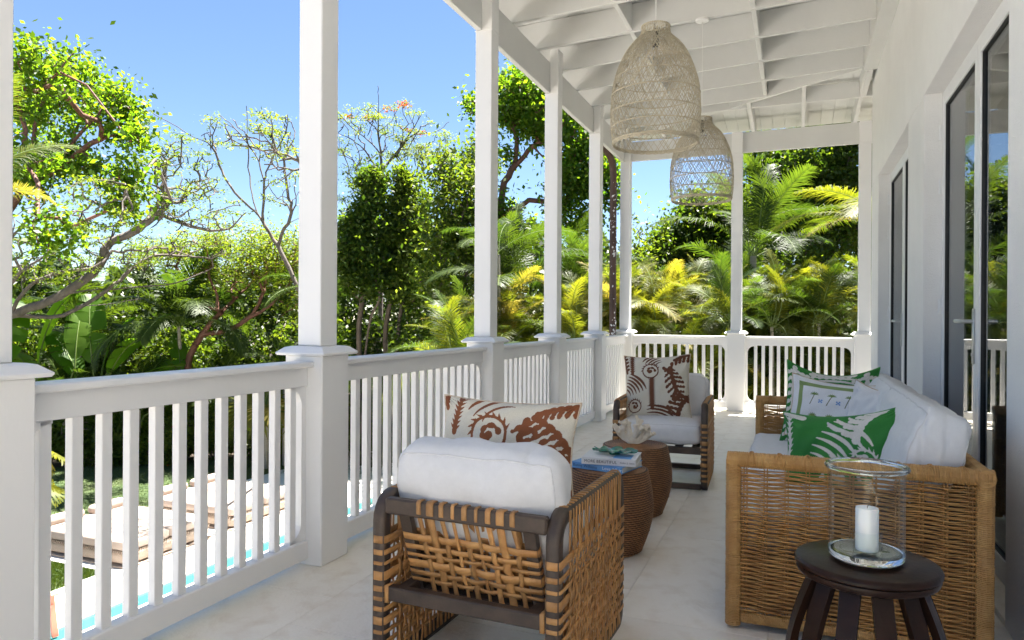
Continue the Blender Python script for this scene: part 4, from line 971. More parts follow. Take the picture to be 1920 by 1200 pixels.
# ---- rattan pendant lamps
def pendant(label, x, y, zt_cable, ztop, first=None):
    if first is None:
        t = empty('pendant_lamp', (x, y, ztop), 0, label, 'lamp', 'woven rattan pendant lamps')
        H = .765
        prof = [(0, .088), (.03, .090), (.055, .090), (.08, .112), (.11, .145), (.15, .180), (.21, .212), (.29, .246), (.37, .268), (.45, .281), (.55, .286), (.63, .285), (.70, .280), (.745, .273), (.765, .266)]
        zz = np.array([p[0] for p in prof]); rr = np.array([p[1] for p in prof])
        t_ = np.linspace(0, 1, 70); zi = t_*H; ri = np.interp(zi, zz, rr); rg = np.random.default_rng(11)
        # smooth the profile
        for _ in range(3): ri[1:-1] = (ri[:-2]+2*ri[1:-1]+ri[2:])/4
        Vv = []; Ff = []
        for dirn in (-1, 1):
            n = 58; tw = 1.25; a0 = np.arange(n)*2*np.pi/n+rg.normal(0, .014, n)
            wob = np.cumsum(rg.normal(0, .012, (n, 70)), 1)*.35
            A = a0[:, None]+dirn*tw*(zi[None]/H)**1.0*1.35+wob
            rr2 = ri[None]+dirn*.0015+rg.normal(0, .0010, (n, 70))
            P = np.stack([rr2*np.cos(A), rr2*np.sin(A), -np.broadcast_to(zi, A.shape)], -1)
            Vv.append(strands(P, .0019*rg.uniform(.8, 1.25, n)[:, None]*np.ones(70), 4, ref=(0, 0, 1)))
            # loose thicker bundle of slanting canes on the upper half
            n = 40; a0 = rg.uniform(0, 2*np.pi, n); k = 40; zs = np.linspace(.06, .42, k)+rg.uniform(-.03, .03, n)[:, None]
            A = a0[:, None]+dirn*(zs-.06)*rg.uniform(1.5, 3.4, n)[:, None]; rz = np.interp(zs, zi, ri)+.004
            P = np.stack([rz*np.cos(A), rz*np.sin(A), -zs], -1); Vv.append(strands(P, np.full((n, k), .0017), 4, ref=(0, 0, 1)))
        v, f = join_vf(Vv); inst('weave', mesh_np('weave', v, f, [M['lampw']]), t, kind='stuff')
        for zr, rw, nn in ((0.004, .0042, 2), (.062, .003, 2), (.14, .0022, 2), (.245, .0022, 2), (.345, .0028, 3), (.45, .0034, 3), (.565, .003, 3), (.66, .003, 3), (.752, .0060, 3), (.765, .0050, 2)):
            a = np.arange(120)*2*np.pi/120; Pl = []
            for q in range(nn):
                r_ = np.interp(zr, zi, ri)+.0015+rw*.7*np.cos(a*18+q*2*np.pi/nn); z_ = -zr+rw*.8*np.sin(a*18+q*2*np.pi/nn)
                Pl.append(np.stack([r_*np.cos(a), r_*np.sin(a), z_], -1))
            v, f = strands(np.array(Pl), np.full((nn, 120), rw*.62), 5, ref=(0, 0, 1), closed=True); inst('hoop', mesh_np('hoop', v, f, [M['lampw']], True), t)
        MB().lathe([(0, -.02), (.018, -.02), (.018, -.09), (.022, -.10), (.022, -.13), (0, -.13)][::-1], 20).obj('socket', M['socket'], t, smooth=True)
        if 0: MB().lathe([(0, -.13), (.015, -.135), (.03, -.165), (.032, -.19), (.022, -.215), (0, -.225)][::-1], 24).obj('bulb', M['bulb'], t, smooth=True)
        mb = MB()
        for a in (0, 2.09, 4.19): mb.tube([(.015*math.cos(a), .015*math.sin(a), -.03), (.083*math.cos(a), .083*math.sin(a), -.012)], .0016, 5)
        mb.obj('ring_spider', M['socket'], t)
    else:
        t = copy_tree(first); t.location = (x, y, ztop); t['label'] = label; t.rotation_euler.z = 1.1
    hc = (zt_cable-ztop)/.955
    old = [k for k in t.children if k.name.split('.')[0] in ('cord', 'ceiling_rose')]
    MB().tube([(0, 0, -.03), (.001, 0, hc*.5), (0, 0, hc-.012)], .0032, 8).obj('cord', M['cord'], t)
    MB().lathe([(0, hc), (.062, hc), (.064, hc-.006), (.060, hc-.020), (.02, hc-.026), (0, hc-.026)], 32).obj('ceiling_rose', M['paint'], t, smooth=True)
    return t
l2 = pendant('farther woven rattan pendant lamp, lower in view, leaves and sky showing through its lattice', -.785, 6.47, zroof(-.785)-.0, 3.045)
l2.scale = (.955, .955, .955)
src = [c_ for c_ in l2.children if c_.name.split('.')[0] in ('cord', 'ceiling_rose')]
l1 = empty('pendant_lamp', (-.815, 4.40, 3.07), .6, 'nearer and larger-looking woven rattan pendant lamp hanging over the near stool', 'lamp', 'woven rattan pendant lamps')
for c_ in list(l2.children):
    if c_ not in src: copy_tree(c_, l1)
l1.scale = (.955, .955, .955); hc = (zroof(-.815)-3.07+.008)/.955
MB().tube([(0, 0, -.03), (.001, 0, hc*.5), (0, 0, hc-.012)], .0032, 8).obj('cord', M['cord'], l1)
MB().lathe([(0, hc), (.062, hc), (.064, hc-.006), (.060, hc-.020), (.02, hc-.026), (0, hc-.026)], 32).obj('ceiling_rose', M['paint'], l1, smooth=True)

# =================================================================== THE GARDEN
GZ = -2.8
# terrain: mulch bed to the horizon, lawn, paving with the pool slot
MB().box(-300, 300, -200, 400, GZ-.9, GZ-.06, .02).obj('ground', M['soil'], kind='structure')
def poly_sheet(name, pts, z, m, th=.03):
    return MB().prism([(p, q) for p, q in pts], z-th, z, 2).obj(name, m, kind='structure')
lawn = poly_sheet('lawn', [(-30, 3), (-12.7, 3), (-12.7, 14.6), (-8, 15.4), (-8, 17.8), (-13.2, 17.3), (-16.5, 14.6), (-19.5, 12.2), (-30, 10)], GZ-.004, M['grass'], .05)
PX0, PX1 = -8.88, -8.52
pv = [(-12.7, -6, PX0, 30), (PX1, -6, -2.58, 30)]
MB().box(-12.69, PX0, 8.05, 30, GZ-.12, GZ, .006).box(-12.69, PX0, -16, 6.9, GZ-.12, GZ, .006).box(-10.15, PX0, 6.905, 8.045, GZ-.12, GZ, .006).box(PX1, -6.9, -16, 30, GZ-.12, GZ+.0, .006).box(-2.56, 12, -16, -1.75, GZ-.12, GZ, .006).obj('pool_terrace', M['pave'], kind='structure')  # unseen extent shaped for bounce light: long behind the viewer, narrow beside the porch
MB().box(-12.7, -10.16, 6.91, 8.04, GZ-.10, GZ-.012, .004).obj('grass_panel', M['grass'], kind='structure')
MB().box(PX0, PX1, -6, 30, GZ-.5, GZ-.40, .004).obj('pool_floor', M['pool'], kind='structure')
MB().box(PX0+.001, PX1-.001, -6, 30, GZ-.11, GZ-.022, .002).obj('pool_water', M['water'], kind='structure')
# grass blades
def blades():
    n = 42000; rg = np.random.default_rng(2); x = np.empty(0); y = np.empty(0)
    A = np.column_stack([rg.uniform(-20, -9, n), rg.uniform(8.5, 17.6, n)])
    keep = (A[:, 0] < -12.72) & (A[:, 1] < 14.5+(A[:, 0]+16.5)*.85+.2) | ((A[:, 0] > -12.7) & (A[:, 1] > 14.7+(A[:, 0]+12.7)*.17) & (A[:, 1] < 17.3))
    A = A[keep]; Bp = np.column_stack([rg.uniform(-12.68, -10.18, 14000), rg.uniform(6.93, 8.02, 14000)]); A = np.concatenate([A, Bp]); n = len(A)
    z = np.full(n, GZ-.008); h = rg.uniform(.02, .055, n); a = rg.uniform(0, 6.28, n); l = rg.uniform(.0, .03, (n, 2)); w_ = rg.uniform(.004, .009, n)
    b = np.column_stack([A, z]); dx = np.column_stack([np.cos(a)*w_, np.sin(a)*w_, 0*a]); tip = b+np.column_stack([l[:, 0]-.015, l[:, 1]-.015, h])
    V = np.stack([b-dx, b+dx, tip], 1).reshape(-1, 3); return V, np.arange(3*n).reshape(n, 3)
v, f = blades(); inst('grass', mesh_np('grass', v, f, [M['blade']]), None, kind='stuff', label='short lawn grass blades behind the daybeds')

# ---- leaves and trees
def leaf_cloud(C, size, rg, flat=.5, asp=.5, fold=.25):
    """C (n,3) centres -> diamond leaves with a folded midrib"""
    n = len(C); s = size*rg.uniform(.6, 1.3, n)[:, None]
    nrm_ = nrm(rg.normal(0, 1, (n, 3))*[1, 1, 1-.0*flat]+np.array([0, 0, 1.])*flat*2)
    t = nrm(np.cross(nrm_, rg.normal(0, 1, (n, 3)))); b = np.cross(nrm_, t)
    V = np.stack([C-t*s, C+b*s*asp+nrm_*s*fold*.3, C+t*s, C-b*s*asp+nrm_*s*fold*.3], 1)
    return V.reshape(-1, 3), np.arange(4*n).reshape(n, 4)
def blobs(bl, n, rg, shell=.5):
    """points in ellipsoids (c, r3, weight)"""
    W = np.array([b[2] if len(b) > 2 else np.prod(b[1])**.6 for b in bl], float); W /= W.sum(); out = []
    for (c, r_), k in zip([(b[0], b[1]) for b in bl], rg.multinomial(n, W)):
        d = nrm(rg.normal(0, 1, (k, 3))); q = rg.uniform(0, 1, k)**(1/3*(1-shell)+.001)
        out.append(np.array(c)+d*q[:, None]*np.array(r_))
    return np.concatenate(out)
def grow_tree(nodes, par, att, bf=.35, jit=.06, rg=None):
    P = [np.array(p, float) for p in nodes]; par = list(par); att = np.array(att); m = len(att)
    pl = [0.]*len(P)
    for i in range(1, len(P)): pl[i] = pl[par[i]]+np.linalg.norm(P[i]-P[par[i]])
    A = np.array(P); D = np.linalg.norm(att[:, None]-A[None], axis=2); cost = D+bf*np.array(pl)[None]
    best = cost.min(1); bp = cost.argmin(1); done = np.zeros(m, bool)
    for _ in range(m):
        k = int(np.argmin(np.where(done, 1e9, best))); done[k] = True; p = bp[k]; a = P[p]; b = att[k]; L = np.linalg.norm(b-a)
        mid = (a+b)/2+rg.normal(0, jit*L, 3)+np.array([0, 0, .06*L])
        P.append(mid); par.append(p); pl.append(pl[p]+L/2); P.append(b); par.append(len(P)-2); pl.append(pl[-1]+L/2)
        for j in (len(P)-2, len(P)-1):
            c_ = np.linalg.norm(att-P[j], axis=1)+bf*pl[j]; u = c_ < best; best = np.where(u, c_, best); bp = np.where(u, j, bp)
    return np.array(P), np.array(par)
def radii(par, rtip, ex=.42, rmax=.3):
    n = len(par); cnt = np.zeros(n); ch_ = np.bincount(par[par >= 0], minlength=n)
    cnt[ch_ == 0] = 1
    for i in range(n-1, 0, -1): cnt[par[i]] += cnt[i] if cnt[i] > 0 else 1
    return np.minimum(rtip*np.maximum(cnt, 1)**ex, rmax)
def limb_mesh(P, par, r, k=5):
    i = np.arange(len(P))[par >= 0]; a, b = P[par[i]], P[i]; T = nrm(b-a); rf = np.where(np.abs(T[:, 2:3]) > .9, [[0, 1., 0]], [[0, 0, 1.]])
    A = nrm(np.cross(T, rf)); B = np.cross(A, T); t = np.arange(k)*2*np.pi/k; cs, sn = np.cos(t), np.sin(t)
    ring = lambda c, rr: c[:, None]+rr[:, None, None]*(A[:, None]*cs[:, None]+B[:, None]*sn[:, None])
    ra = np.minimum(r[par[i]], r[i]*1.7+.002); V = np.stack([ring(a, ra), ring(b+T*r[i][:, None]*.3, r[i])], 1)
    return rings_to(V)
def smooth_path(pts, n=None):
    pts = np.array(pts, float); m = len(pts)
    if m < 3: return pts
    out = []
    for i in range(m-1):
        p0 = pts[max(0, i-1)]; p1 = pts[i]; p2 = pts[i+1]; p3 = pts[min(m-1, i+2)]
        for t in np.linspace(0, 1, 5)[:-1]:
            out.append(.5*((2*p1)+(-p0+p2)*t+(2*p0-5*p1+4*p2-p3)*t*t+(-p0+3*p1-3*p2+p3)*t**3))
    out.append(pts[-1]); return np.array(out)
def tree(label, limbs, bl, natt, nleaf, lsize, lm, bark, seed=0, bf=.3, rtip=.010, ex=.42, rmax=.25, group=None, name='tree', cat='tree',
         flat=.5, asp=.5, pods=0, tuft=None, flowers=0, loose=.45, extra_r=1., jit=.07):
    """limbs: list of polylines (first starts at the ground; others join the nearest earlier node)"""
    rg = np.random.default_rng(seed); nodes = []; par = []
    for li, pl in enumerate(limbs):
        pl = smooth_path(pl)
        if li == 0: nodes.append(pl[0]); par.append(-1); prev = 0; rest = pl[1:]
        else:
            prev = int(np.argmin(np.linalg.norm(np.array(nodes)-pl[0], axis=1))); rest = pl[1:] if np.linalg.norm(nodes[prev]-pl[0]) < .25 else pl
        for p in rest: nodes.append(np.array(p)+rg.normal(0, .012, 3)); par.append(prev); prev = len(nodes)-1
    att = blobs(bl, natt, rg, .35)
    P, pr_ = grow_tree(nodes, par, att, bf, jit, rg); r_ = radii(pr_, rtip, ex, rmax)
    base = P[0]; t = empty(name, tuple(base), 0, label, cat, group)
    v, f = limb_mesh(P-base, pr_, r_); inst('trunk', mesh_np('trunk', v, f, [M[bark]], True), t)
    tips = P[len(nodes):][1::2]
    if nleaf:
        if tuft:     # flat feathery sprays at twig ends
            k = nleaf//len(tips)+1; sel = tips[rg.random(len(tips)) < tuft]; k = nleaf//max(1, len(sel))
            C = (sel[:, None]+rg.normal(0, 1, (len(sel), k, 3))*np.array([.15, .15, .035])).reshape(-1, 3)
        else:
            k = int(nleaf*(1-loose)/len(tips))+1
            C = (tips[:, None]+rg.normal(0, .13*extra_r, (len(tips), k, 3))).reshape(-1, 3)
            seg = rg.integers(0, len(tips), int(nleaf*loose)); C = np.concatenate([C, tips[seg]+rg.normal(0, .26*extra_r, (len(seg), 3))])
        v, f = leaf_cloud(C-base, lsize, rg, flat, asp); inst('crown', mesh_np('crown', v, f, [M[lm]]), t)
    if flowers:
        sel = tips[np.argsort(-tips[:, 2]+rg.normal(0, .6, len(tips)))[:flowers]]; C = (sel[:, None]+rg.normal(0, 1, (len(sel), 40, 3))*[.09, .09, .045]).reshape(-1, 3)
        v, f = leaf_cloud(C-base, .035, rg, .3, .6); inst('blossoms', mesh_np('blossoms', v, f, [M['lf_flower']]), t)
    if pods:
        S = []
        for p in tips[rg.integers(0, len(tips), pods)]:
            c_ = rg.normal(0, .05, 2); q = np.linspace(0, 1, 7); L = rg.uniform(.12, .30)
            S.append(np.stack([p[0]-base[0]+c_[0]*q*q*2, p[1]-base[1]+c_[1]*q*q*2, p[2]-base[2]-L*q], -1))
        v, f = strands(np.array(S), np.broadcast_to(.014*np.array([.3, 1, 1, 1, 1, .9, .2]), (pods, 7)), 4, ref=(0, 1, 0))
        inst('seed_pods', mesh_np('seed_pods', v, f, [M['pod']]), t, kind='stuff')
    return t
def G_(u, d):                                  # ground point on the bearing of photo column u
    p = PX(u, 608, d); return np.array([p[0], p[1], GZ])
def B_(u, v, d, ru, rv, rd=None):              # foliage clump: bearing, elevation, distance, half extents in metres
    k = d/F_PX; return (PX(u, v, d), (ru*k, rd if rd else max(ru, rv)*k, rv*k))

# 1 bright gumbo limbo on the left
d = 15.
tree('tall gumbo limbo tree with bright green leaf clumps and reddish limbs, at the left edge',
     [[G_(-70, 20.1), PX(-60, 600, 20.1), PX(0, 430, 20.1), PX(30, 375, 20.1), PX(60, 340, 20.1)],
      [PX(30, 375, 20.1), PX(62, 300, 19.83), PX(65, 235, 19.97), PX(90, 170, 20.1)], [PX(60, 340, 20.1), PX(100, 320, 19.56), PX(150, 250, 19.3), PX(200, 200, 19.43)],
      [PX(100, 320, 19.56), PX(170, 270, 19.03), PX(240, 245, 19.03)], [PX(0, 430, 20.1), PX(60, 440, 19.3), PX(90, 420, 19.03)]],
     [B_(95, 120, 15, 62, 42), B_(150, 155, 19.83, 50, 48), B_(185, 195, 19.56, 42, 48), B_(110, 210, 20.37, 55, 38), B_(50, 190, 15, 32, 30), B_(50, 125, 20.37, 30, 32),
      B_(235, 190, 19.03, 30, 32), B_(225, 228, 19.03, 45, 32), B_(262, 262, 14, 34, 26), B_(120, 300, 19.83, 55, 25), B_(60, 300, 15, 36, 28), B_(175, 330, 19.03, 30, 22),
      B_(240, 330, 14, 28, 30), B_(235, 375, 14, 28, 30), B_(95, 435, 14, 42, 42), B_(60, 350, 19.56, 30, 25), B_(-40, 180, 20.77, 60, 60), B_(-60, 300, 20.77, 70, 80), B_(0, 260, 22.11, 80, 110)],
     560, 25000, .068, 'lf_bright', 'barkr', 1, rtip=.014, rmax=.29, group='tall trees beyond the lawn', name='gumbo_limbo_tree', flat=.35, asp=.62, loose=.35, extra_r=1.1)
# 2 wide bare poinciana with long grey limbs
L = [[G_(-120, 17.42), PX(-100, 660, 17.42), PX(-20, 600, 17.42), PX(20, 590, 17.42)],
     [PX(20, 590, 17.42), PX(100, 562, 17.42), PX(175, 512, 17.69), PX(205, 455, 17.82), PX(232, 405, 17.96), PX(236, 372, 18.09)],
     [PX(20, 590, 17.42), PX(55, 535, 17.02), PX(115, 510, 16.88), PX(180, 500, 17.15), PX(210, 470, 17.42)],
     [PX(205, 455, 17.82), PX(245, 438, 17.69), PX(275, 418, 17.42), PX(300, 402, 17.42)], [PX(275, 418, 17.42), PX(315, 382, 17.29), PX(300, 352, 17.15), PX(268, 340, 17.15), PX(275, 310, 17.02), PX(330, 300, 16.88)],
     [PX(300, 402, 17.42), PX(380, 430, 17.15), PX(430, 428, 16.88), PX(460, 398, 16.75)], [PX(20, 590, 17.42), PX(130, 550, 18.22), PX(240, 540, 18.76), PX(330, 530, 19.03), PX(400, 500, 19.3)],
     [PX(-20, 600, 17.42), PX(30, 520, 16.48), PX(70, 490, 16.35), PX(110, 450, 16.21)], [PX(-20, 600, 17.42), PX(0, 480, 16.88), PX(40, 425, 16.62), PX(80, 385, 16.48), PX(100, 340, 16.35), PX(96, 300, 16.35)],
     [PX(40, 425, 16.62), PX(100, 400, 16.88), PX(165, 398, 17.15)], [PX(20, 590, 17.42), PX(120, 590, 17.96), PX(200, 545, 18.49), PX(240, 510, 18.76)], [PX(130, 575, 17.96), PX(200, 570, 17.69), PX(265, 560, 17.42)],
     [PX(175, 512, 17.69), PX(130, 460, 17.42), PX(150, 420, 17.15)], [PX(240, 510, 18.76), PX(290, 480, 19.03), PX(350, 480, 19.3), PX(400, 485, 19.56)]]
tree('wide leaning poinciana tree with bare grey limbs, dark pods and few leaves', L,
     [B_(90, 420, 16.88, 75, 60), B_(190, 380, 13, 70, 60), B_(290, 360, 17.29, 60, 60), B_(360, 380, 17.15, 70, 50), B_(410, 400, 16.88, 45, 35), B_(250, 470, 18.22, 80, 40), B_(330, 300, 17.15, 50, 50), B_(100, 500, 17.15, 90, 35), B_(330, 330, 17.96, 80, 60), B_(380, 460, 19.03, 60, 30)],
     450, 10500, .040, 'lf_feather', 'bark', 2, rtip=.0115, ex=.46, rmax=.25, group='tall trees beyond the lawn', name='poinciana_tree', tuft=.30, pods=42, flat=.8, asp=.35, bf=.22, jit=.14)
# 3 thin bare tree in front of the second column
tree('slender bare tree with upright silvery twigs beside the thick column',
     [[G_(600, 18.76), PX(575, 600, 18.76), PX(548, 520, 18.76), PX(520, 460, 18.76), PX(492, 415, 18.76), PX(478, 395, 18.76)],
      [PX(478, 395, 18.76), PX(440, 360, 18.49), PX(415, 320, 18.49), PX(398, 275, 18.36), PX(350, 250, 18.22), PX(278, 205, 18.22)], [PX(492, 415, 18.76), PX(480, 395, 18.76), PX(467, 330, 19.03), PX(465, 260, 19.03), PX(462, 200, 19.03)],
      [PX(492, 415, 18.76), PX(495, 340, 18.49), PX(505, 310, 18.49), PX(535, 250, 18.22), PX(540, 215, 18.22)], [PX(495, 340, 18.49), PX(480, 290, 18.49), PX(440, 240, 18.49), PX(410, 215, 18.49)], [PX(398, 275, 18.36), PX(395, 250, 18.36), PX(376, 255, 18.36)],
      [PX(520, 460, 18.76), PX(540, 420, 18.49), PX(580, 400, 18.36)]],
     [B_(470, 250, 14, 60, 42), B_(520, 260, 18.36, 36, 45), B_(530, 360, 18.49, 40, 40), B_(410, 250, 18.49, 30, 30), B_(540, 300, 14, 30, 60)],
     140, 1900, .042, 'lf_feather', 'bark', 3, rtip=.010, ex=.44, rmax=.17, group='tall trees beyond the lawn', name='bare_tree', tuft=.20, pods=14, flat=.8, asp=.35, bf=.5, jit=.08)
# 4 spreading feathery tree with red trunk
tree('spreading tree with red forked trunk and flat feathery canopy behind the green palm',
     [[G_(345, 20), PX(350, 700, 20), PX(362, 655, 20), PX(378, 628, 20)], [PX(378, 628, 20), PX(400, 600, 20), PX(415, 585, 19.8)], [PX(378, 628, 20), PX(430, 618, 20), PX(470, 595, 20), PX(510, 570, 20), PX(545, 530, 20)],
      [PX(415, 585, 19.8), PX(440, 560, 20.5), PX(480, 520, 21)], [PX(415, 585, 19.8), PX(370, 560, 20.5), PX(330, 500, 21)], [PX(470, 595, 20), PX(490, 560, 20.2), PX(500, 510, 20.5)]],
     [B_(300, 480, 21.5, 60, 22, 1.5), B_(380, 470, 21.5, 70, 26, 1.5), B_(460, 460, 21, 60, 30, 1.5), B_(520, 470, 20.5, 50, 40, 1.5), B_(490, 500, 20, 60, 30, 1.2), B_(420, 520, 21, 80, 30, 1.2), B_(600, 470, 20.5, 50, 50, 1.5), B_(540, 560, 19.5, 30, 40)],
     360, 24000, .050, 'lf_feather', 'barkr', 4, rtip=.010, ex=.45, rmax=.28, group='tall trees beyond the lawn', name='feathery_tree', flat=.9, asp=.4, loose=.3, extra_r=1.1)
# 5 flame tree in the second bay
tree('thin branched flame tree with orange blossoms and long dark pods above the two upright trees',
     [[G_(700, 22.86), PX(712, 600, 22.86), PX(716, 420, 22.86), PX(716, 330, 22.86), PX(714, 285, 22.86)], [PX(714, 285, 22.86), PX(708, 235, 22.86), PX(710, 190, 22.86), PX(709, 160, 22.86)],
      [PX(716, 290, 22.86), PX(690, 262, 22.86), PX(655, 235, 22.61), PX(630, 205, 22.35)], [PX(716, 320, 22.86), PX(755, 270, 23.11), PX(790, 215, 23.24)], [PX(716, 245, 22.86), PX(735, 225, 22.86), PX(750, 195, 22.99)],
      [PX(716, 330, 22.86), PX(690, 290, 22.86), PX(660, 262, 22.61), PX(635, 250, 22.35)], [PX(740, 300, 23.11), PX(770, 255, 23.11), PX(815, 248, 23.24), PX(842, 228, 23.37)], [PX(716, 420, 22.86), PX(690, 380, 22.86), PX(672, 330, 22.61), PX(660, 300, 22.61), PX(635, 290, 22.48)],
      [PX(716, 420, 22.86), PX(650, 400, 22.35), PX(640, 430, 22.35)], [PX(716, 400, 22.86), PX(780, 330, 23.11), PX(830, 290, 23.24)]],
     [B_(680, 225, 22.73, 45, 35), B_(740, 220, 22.99, 50, 40), B_(790, 260, 23.11, 50, 30), B_(660, 290, 22.61, 35, 40), B_(820, 300, 23.24, 45, 30), B_(740, 280, 23.11, 60, 30), B_(655, 360, 22.48, 25, 45), B_(860, 320, 23.37, 40, 35)],
     230, 8500, .042, 'lf_feather', 'bark', 5, rtip=.0105, ex=.42, rmax=.13, group='tall trees beyond the lawn', name='flame_tree', tuft=.55, pods=46, flowers=7, flat=.9, asp=.35, bf=.4, jit=.10)
# 6, 7 dense upright trees; 8 looser tree to their right
tree('dense dark green upright tree, left of the close pair in the second bay',
     [[G_(675, 19.44), PX(672, 640, 19.44), PX(680, 540, 19.44), PX(692, 430, 19.44), PX(697, 350, 19.44)], [G_(675, 19.44), PX(690, 620, 19.3), PX(712, 560, 19.15), PX(705, 480, 19.15)]],
     [B_(697, 340, 19.44, 19, 30), B_(695, 385, 19.44, 24, 30), B_(690, 430, 19.3, 28, 35), B_(665, 440, 19.3, 30, 26), B_(655, 475, 19.15, 34, 30), B_(690, 490, 19.3, 36, 30), B_(655, 420, 19.15, 18, 20), B_(680, 530, 19.3, 40, 22)],
     340, 16500, .060, 'lf_dark', 'barkd', 6, rtip=.010, rmax=.13, group='dense upright trees', name='upright_tree', flat=.2, asp=.6, loose=.2, extra_r=.80)
tree('dense dark green upright tree, right of the close pair and a little broader',
     [[G_(735, 19.87), PX(722, 640, 19.87), PX(735, 560, 19.87), PX(755, 450, 19.87), PX(765, 350, 19.87)], [G_(735, 19.87), PX(748, 600, 19.87), PX(775, 520, 19.87)]],
     [B_(765, 345, 19.87, 22, 30), B_(750, 375, 19.87, 25, 28), B_(780, 375, 19.87, 28, 32), B_(765, 420, 19.87, 40, 35), B_(745, 450, 19.73, 32, 30), B_(795, 450, 20.02, 30, 35), B_(770, 490, 19.87, 40, 35), B_(740, 520, 19.73, 32, 28), B_(800, 510, 20.02, 34, 30), B_(770, 550, 19.87, 42, 24)],
     400, 20000, .060, 'lf_dark', 'barkd', 7, rtip=.010, rmax=.13, group='dense upright trees', name='upright_tree', flat=.2, asp=.6, loose=.2, extra_r=.80)
tree('loose yellow-green tree touching the right side of the second bay',
     [[G_(850, 21.6), PX(850, 600, 21.6), PX(855, 480, 21.6), PX(845, 380, 21.6), PX(850, 320, 21.6)], [PX(850, 450, 21.6), PX(880, 380, 21.6), PX(900, 300, 21.6)]],
     [B_(840, 320, 15, 30, 34), B_(870, 350, 15, 36, 36), B_(900, 300, 21.89, 32, 40), B_(850, 400, 15, 45, 34), B_(900, 400, 21.89, 36, 40), B_(840, 450, 15, 46, 34), B_(890, 470, 15, 40, 34), B_(830, 530, 15, 46, 34), B_(850, 580, 15, 56, 34)],
     320, 13000, .062, 'lf_mid', 'barkd', 8, rtip=.009, rmax=.10, group='tall trees beyond the lawn', name='leafy_tree', flat=.3, asp=.5, loose=.5)
# 9 large bright tree in the third and fourth bays
tree('tall bright green gumbo limbo tree seen through the third and fourth bays',
     [[G_(925, 16), PX(925, 620, 16), PX(938, 480, 16), PX(940, 380, 16), PX(945, 345, 16)], [PX(945, 345, 16), PX(965, 312, 16), PX(1000, 275, 15.8), PX(1040, 255, 15.6)], [PX(965, 312, 16), PX(968, 260, 16), PX(955, 215, 16)],
      [PX(1000, 275, 15.8), PX(1060, 330, 15.4), PX(1090, 300, 15.2)], [PX(968, 260, 16), PX(940, 200, 16), PX(900, 190, 16), PX(886, 195, 16)]],
     [B_(960, 165, 16, 40, 34), B_(1000, 180, 15.8, 45, 42), B_(970, 210, 16, 40, 26), B_(1030, 215, 15.7, 40, 40), B_(1010, 240, 15.8, 40, 20), B_(1075, 240, 15.4, 36, 40), B_(1095, 285, 15.3, 30, 40), B_(1070, 320, 15.3, 30, 40), B_(1090, 350, 15.3, 34, 24), B_(1140, 320, 15.2, 24, 30), B_(1145, 370, 15.2, 22, 14), B_(1045, 380, 15.5, 30, 30), B_(886, 195, 16, 9, 20), B_(950, 290, 16, 20, 14), B_(1085, 420, 15.5, 40, 20), B_(945, 400, 16, 30, 20)],
     470, 19000, .054, 'lf_bright', 'barkr', 9, rtip=.010, rmax=.17, group='tall trees beyond the lawn', name='gumbo_limbo_tree', flat=.35, asp=.62, loose=.35, extra_r=.85)
# 10 dense trees behind the far railing
tree('dense round dark tree below the lamps in the far bay',
     [[G_(1310, 21), PX(1310, 560, 21), PX(1310, 470, 21), PX(1320, 420, 21)]],
     [B_(1320, 400, 21, 46, 32), B_(1290, 430, 21, 46, 36), B_(1350, 430, 21, 46, 42), B_(1320, 470, 21, 60, 36), B_(1230, 470, 20.6, 28, 26), B_(1245, 450, 20.6, 20, 20), B_(1230, 500, 20.6, 40, 24), B_(1380, 390, 21, 40, 40), B_(1380, 470, 21, 50, 40)],
     300, 22000, .070, 'lf_mid', 'barkd', 10, rtip=.010, rmax=.16, group='dense trees beyond the far railing', name='round_tree', flat=.3, asp=.55, loose=.4)
tree('very tall dense dark tree filling the far bay beside the house',
     [[G_(1530, 19), PX(1530, 540, 19), PX(1530, 400, 19), PX(1540, 300, 19)], [PX(1530, 420, 19), PX(1470, 340, 19)], [PX(1530, 420, 19), PX(1600, 330, 19)]],
     [B_(1530, 260, 19, 80, 50), B_(1470, 330, 19, 60, 46), B_(1540, 340, 18.8, 66, 46), B_(1600, 300, 19, 60, 60), B_(1450, 400, 19, 60, 40), B_(1520, 410, 18.8, 66, 40), B_(1590, 410, 18.8, 56, 46), B_(1500, 470, 19, 80, 40), B_(1440, 290, 19.4, 50, 40), B_(1620, 220, 19, 70, 60), B_(1660, 380, 19, 60, 90)],
     420, 32000, .072, 'lf_dark', 'barkd', 11, rtip=.011, rmax=.2, group='dense trees beyond the far railing', name='round_tree', flat=.3, asp=.55, loose=.4)
tree('small slim tree against the sky just right of the corner column',
     [[G_(1196, 15), PX(1196, 560, 15), PX(1192, 500, 15), PX(1200, 440, 15)]], [B_(1200, 430, 15, 14, 22), B_(1190, 480, 15, 18, 26), B_(1185, 520, 15, 26, 26)],
     50, 900, .05, 'lf_mid', 'barkd', 12, rtip=.006, rmax=.05, name='slim_tree', flat=.3)
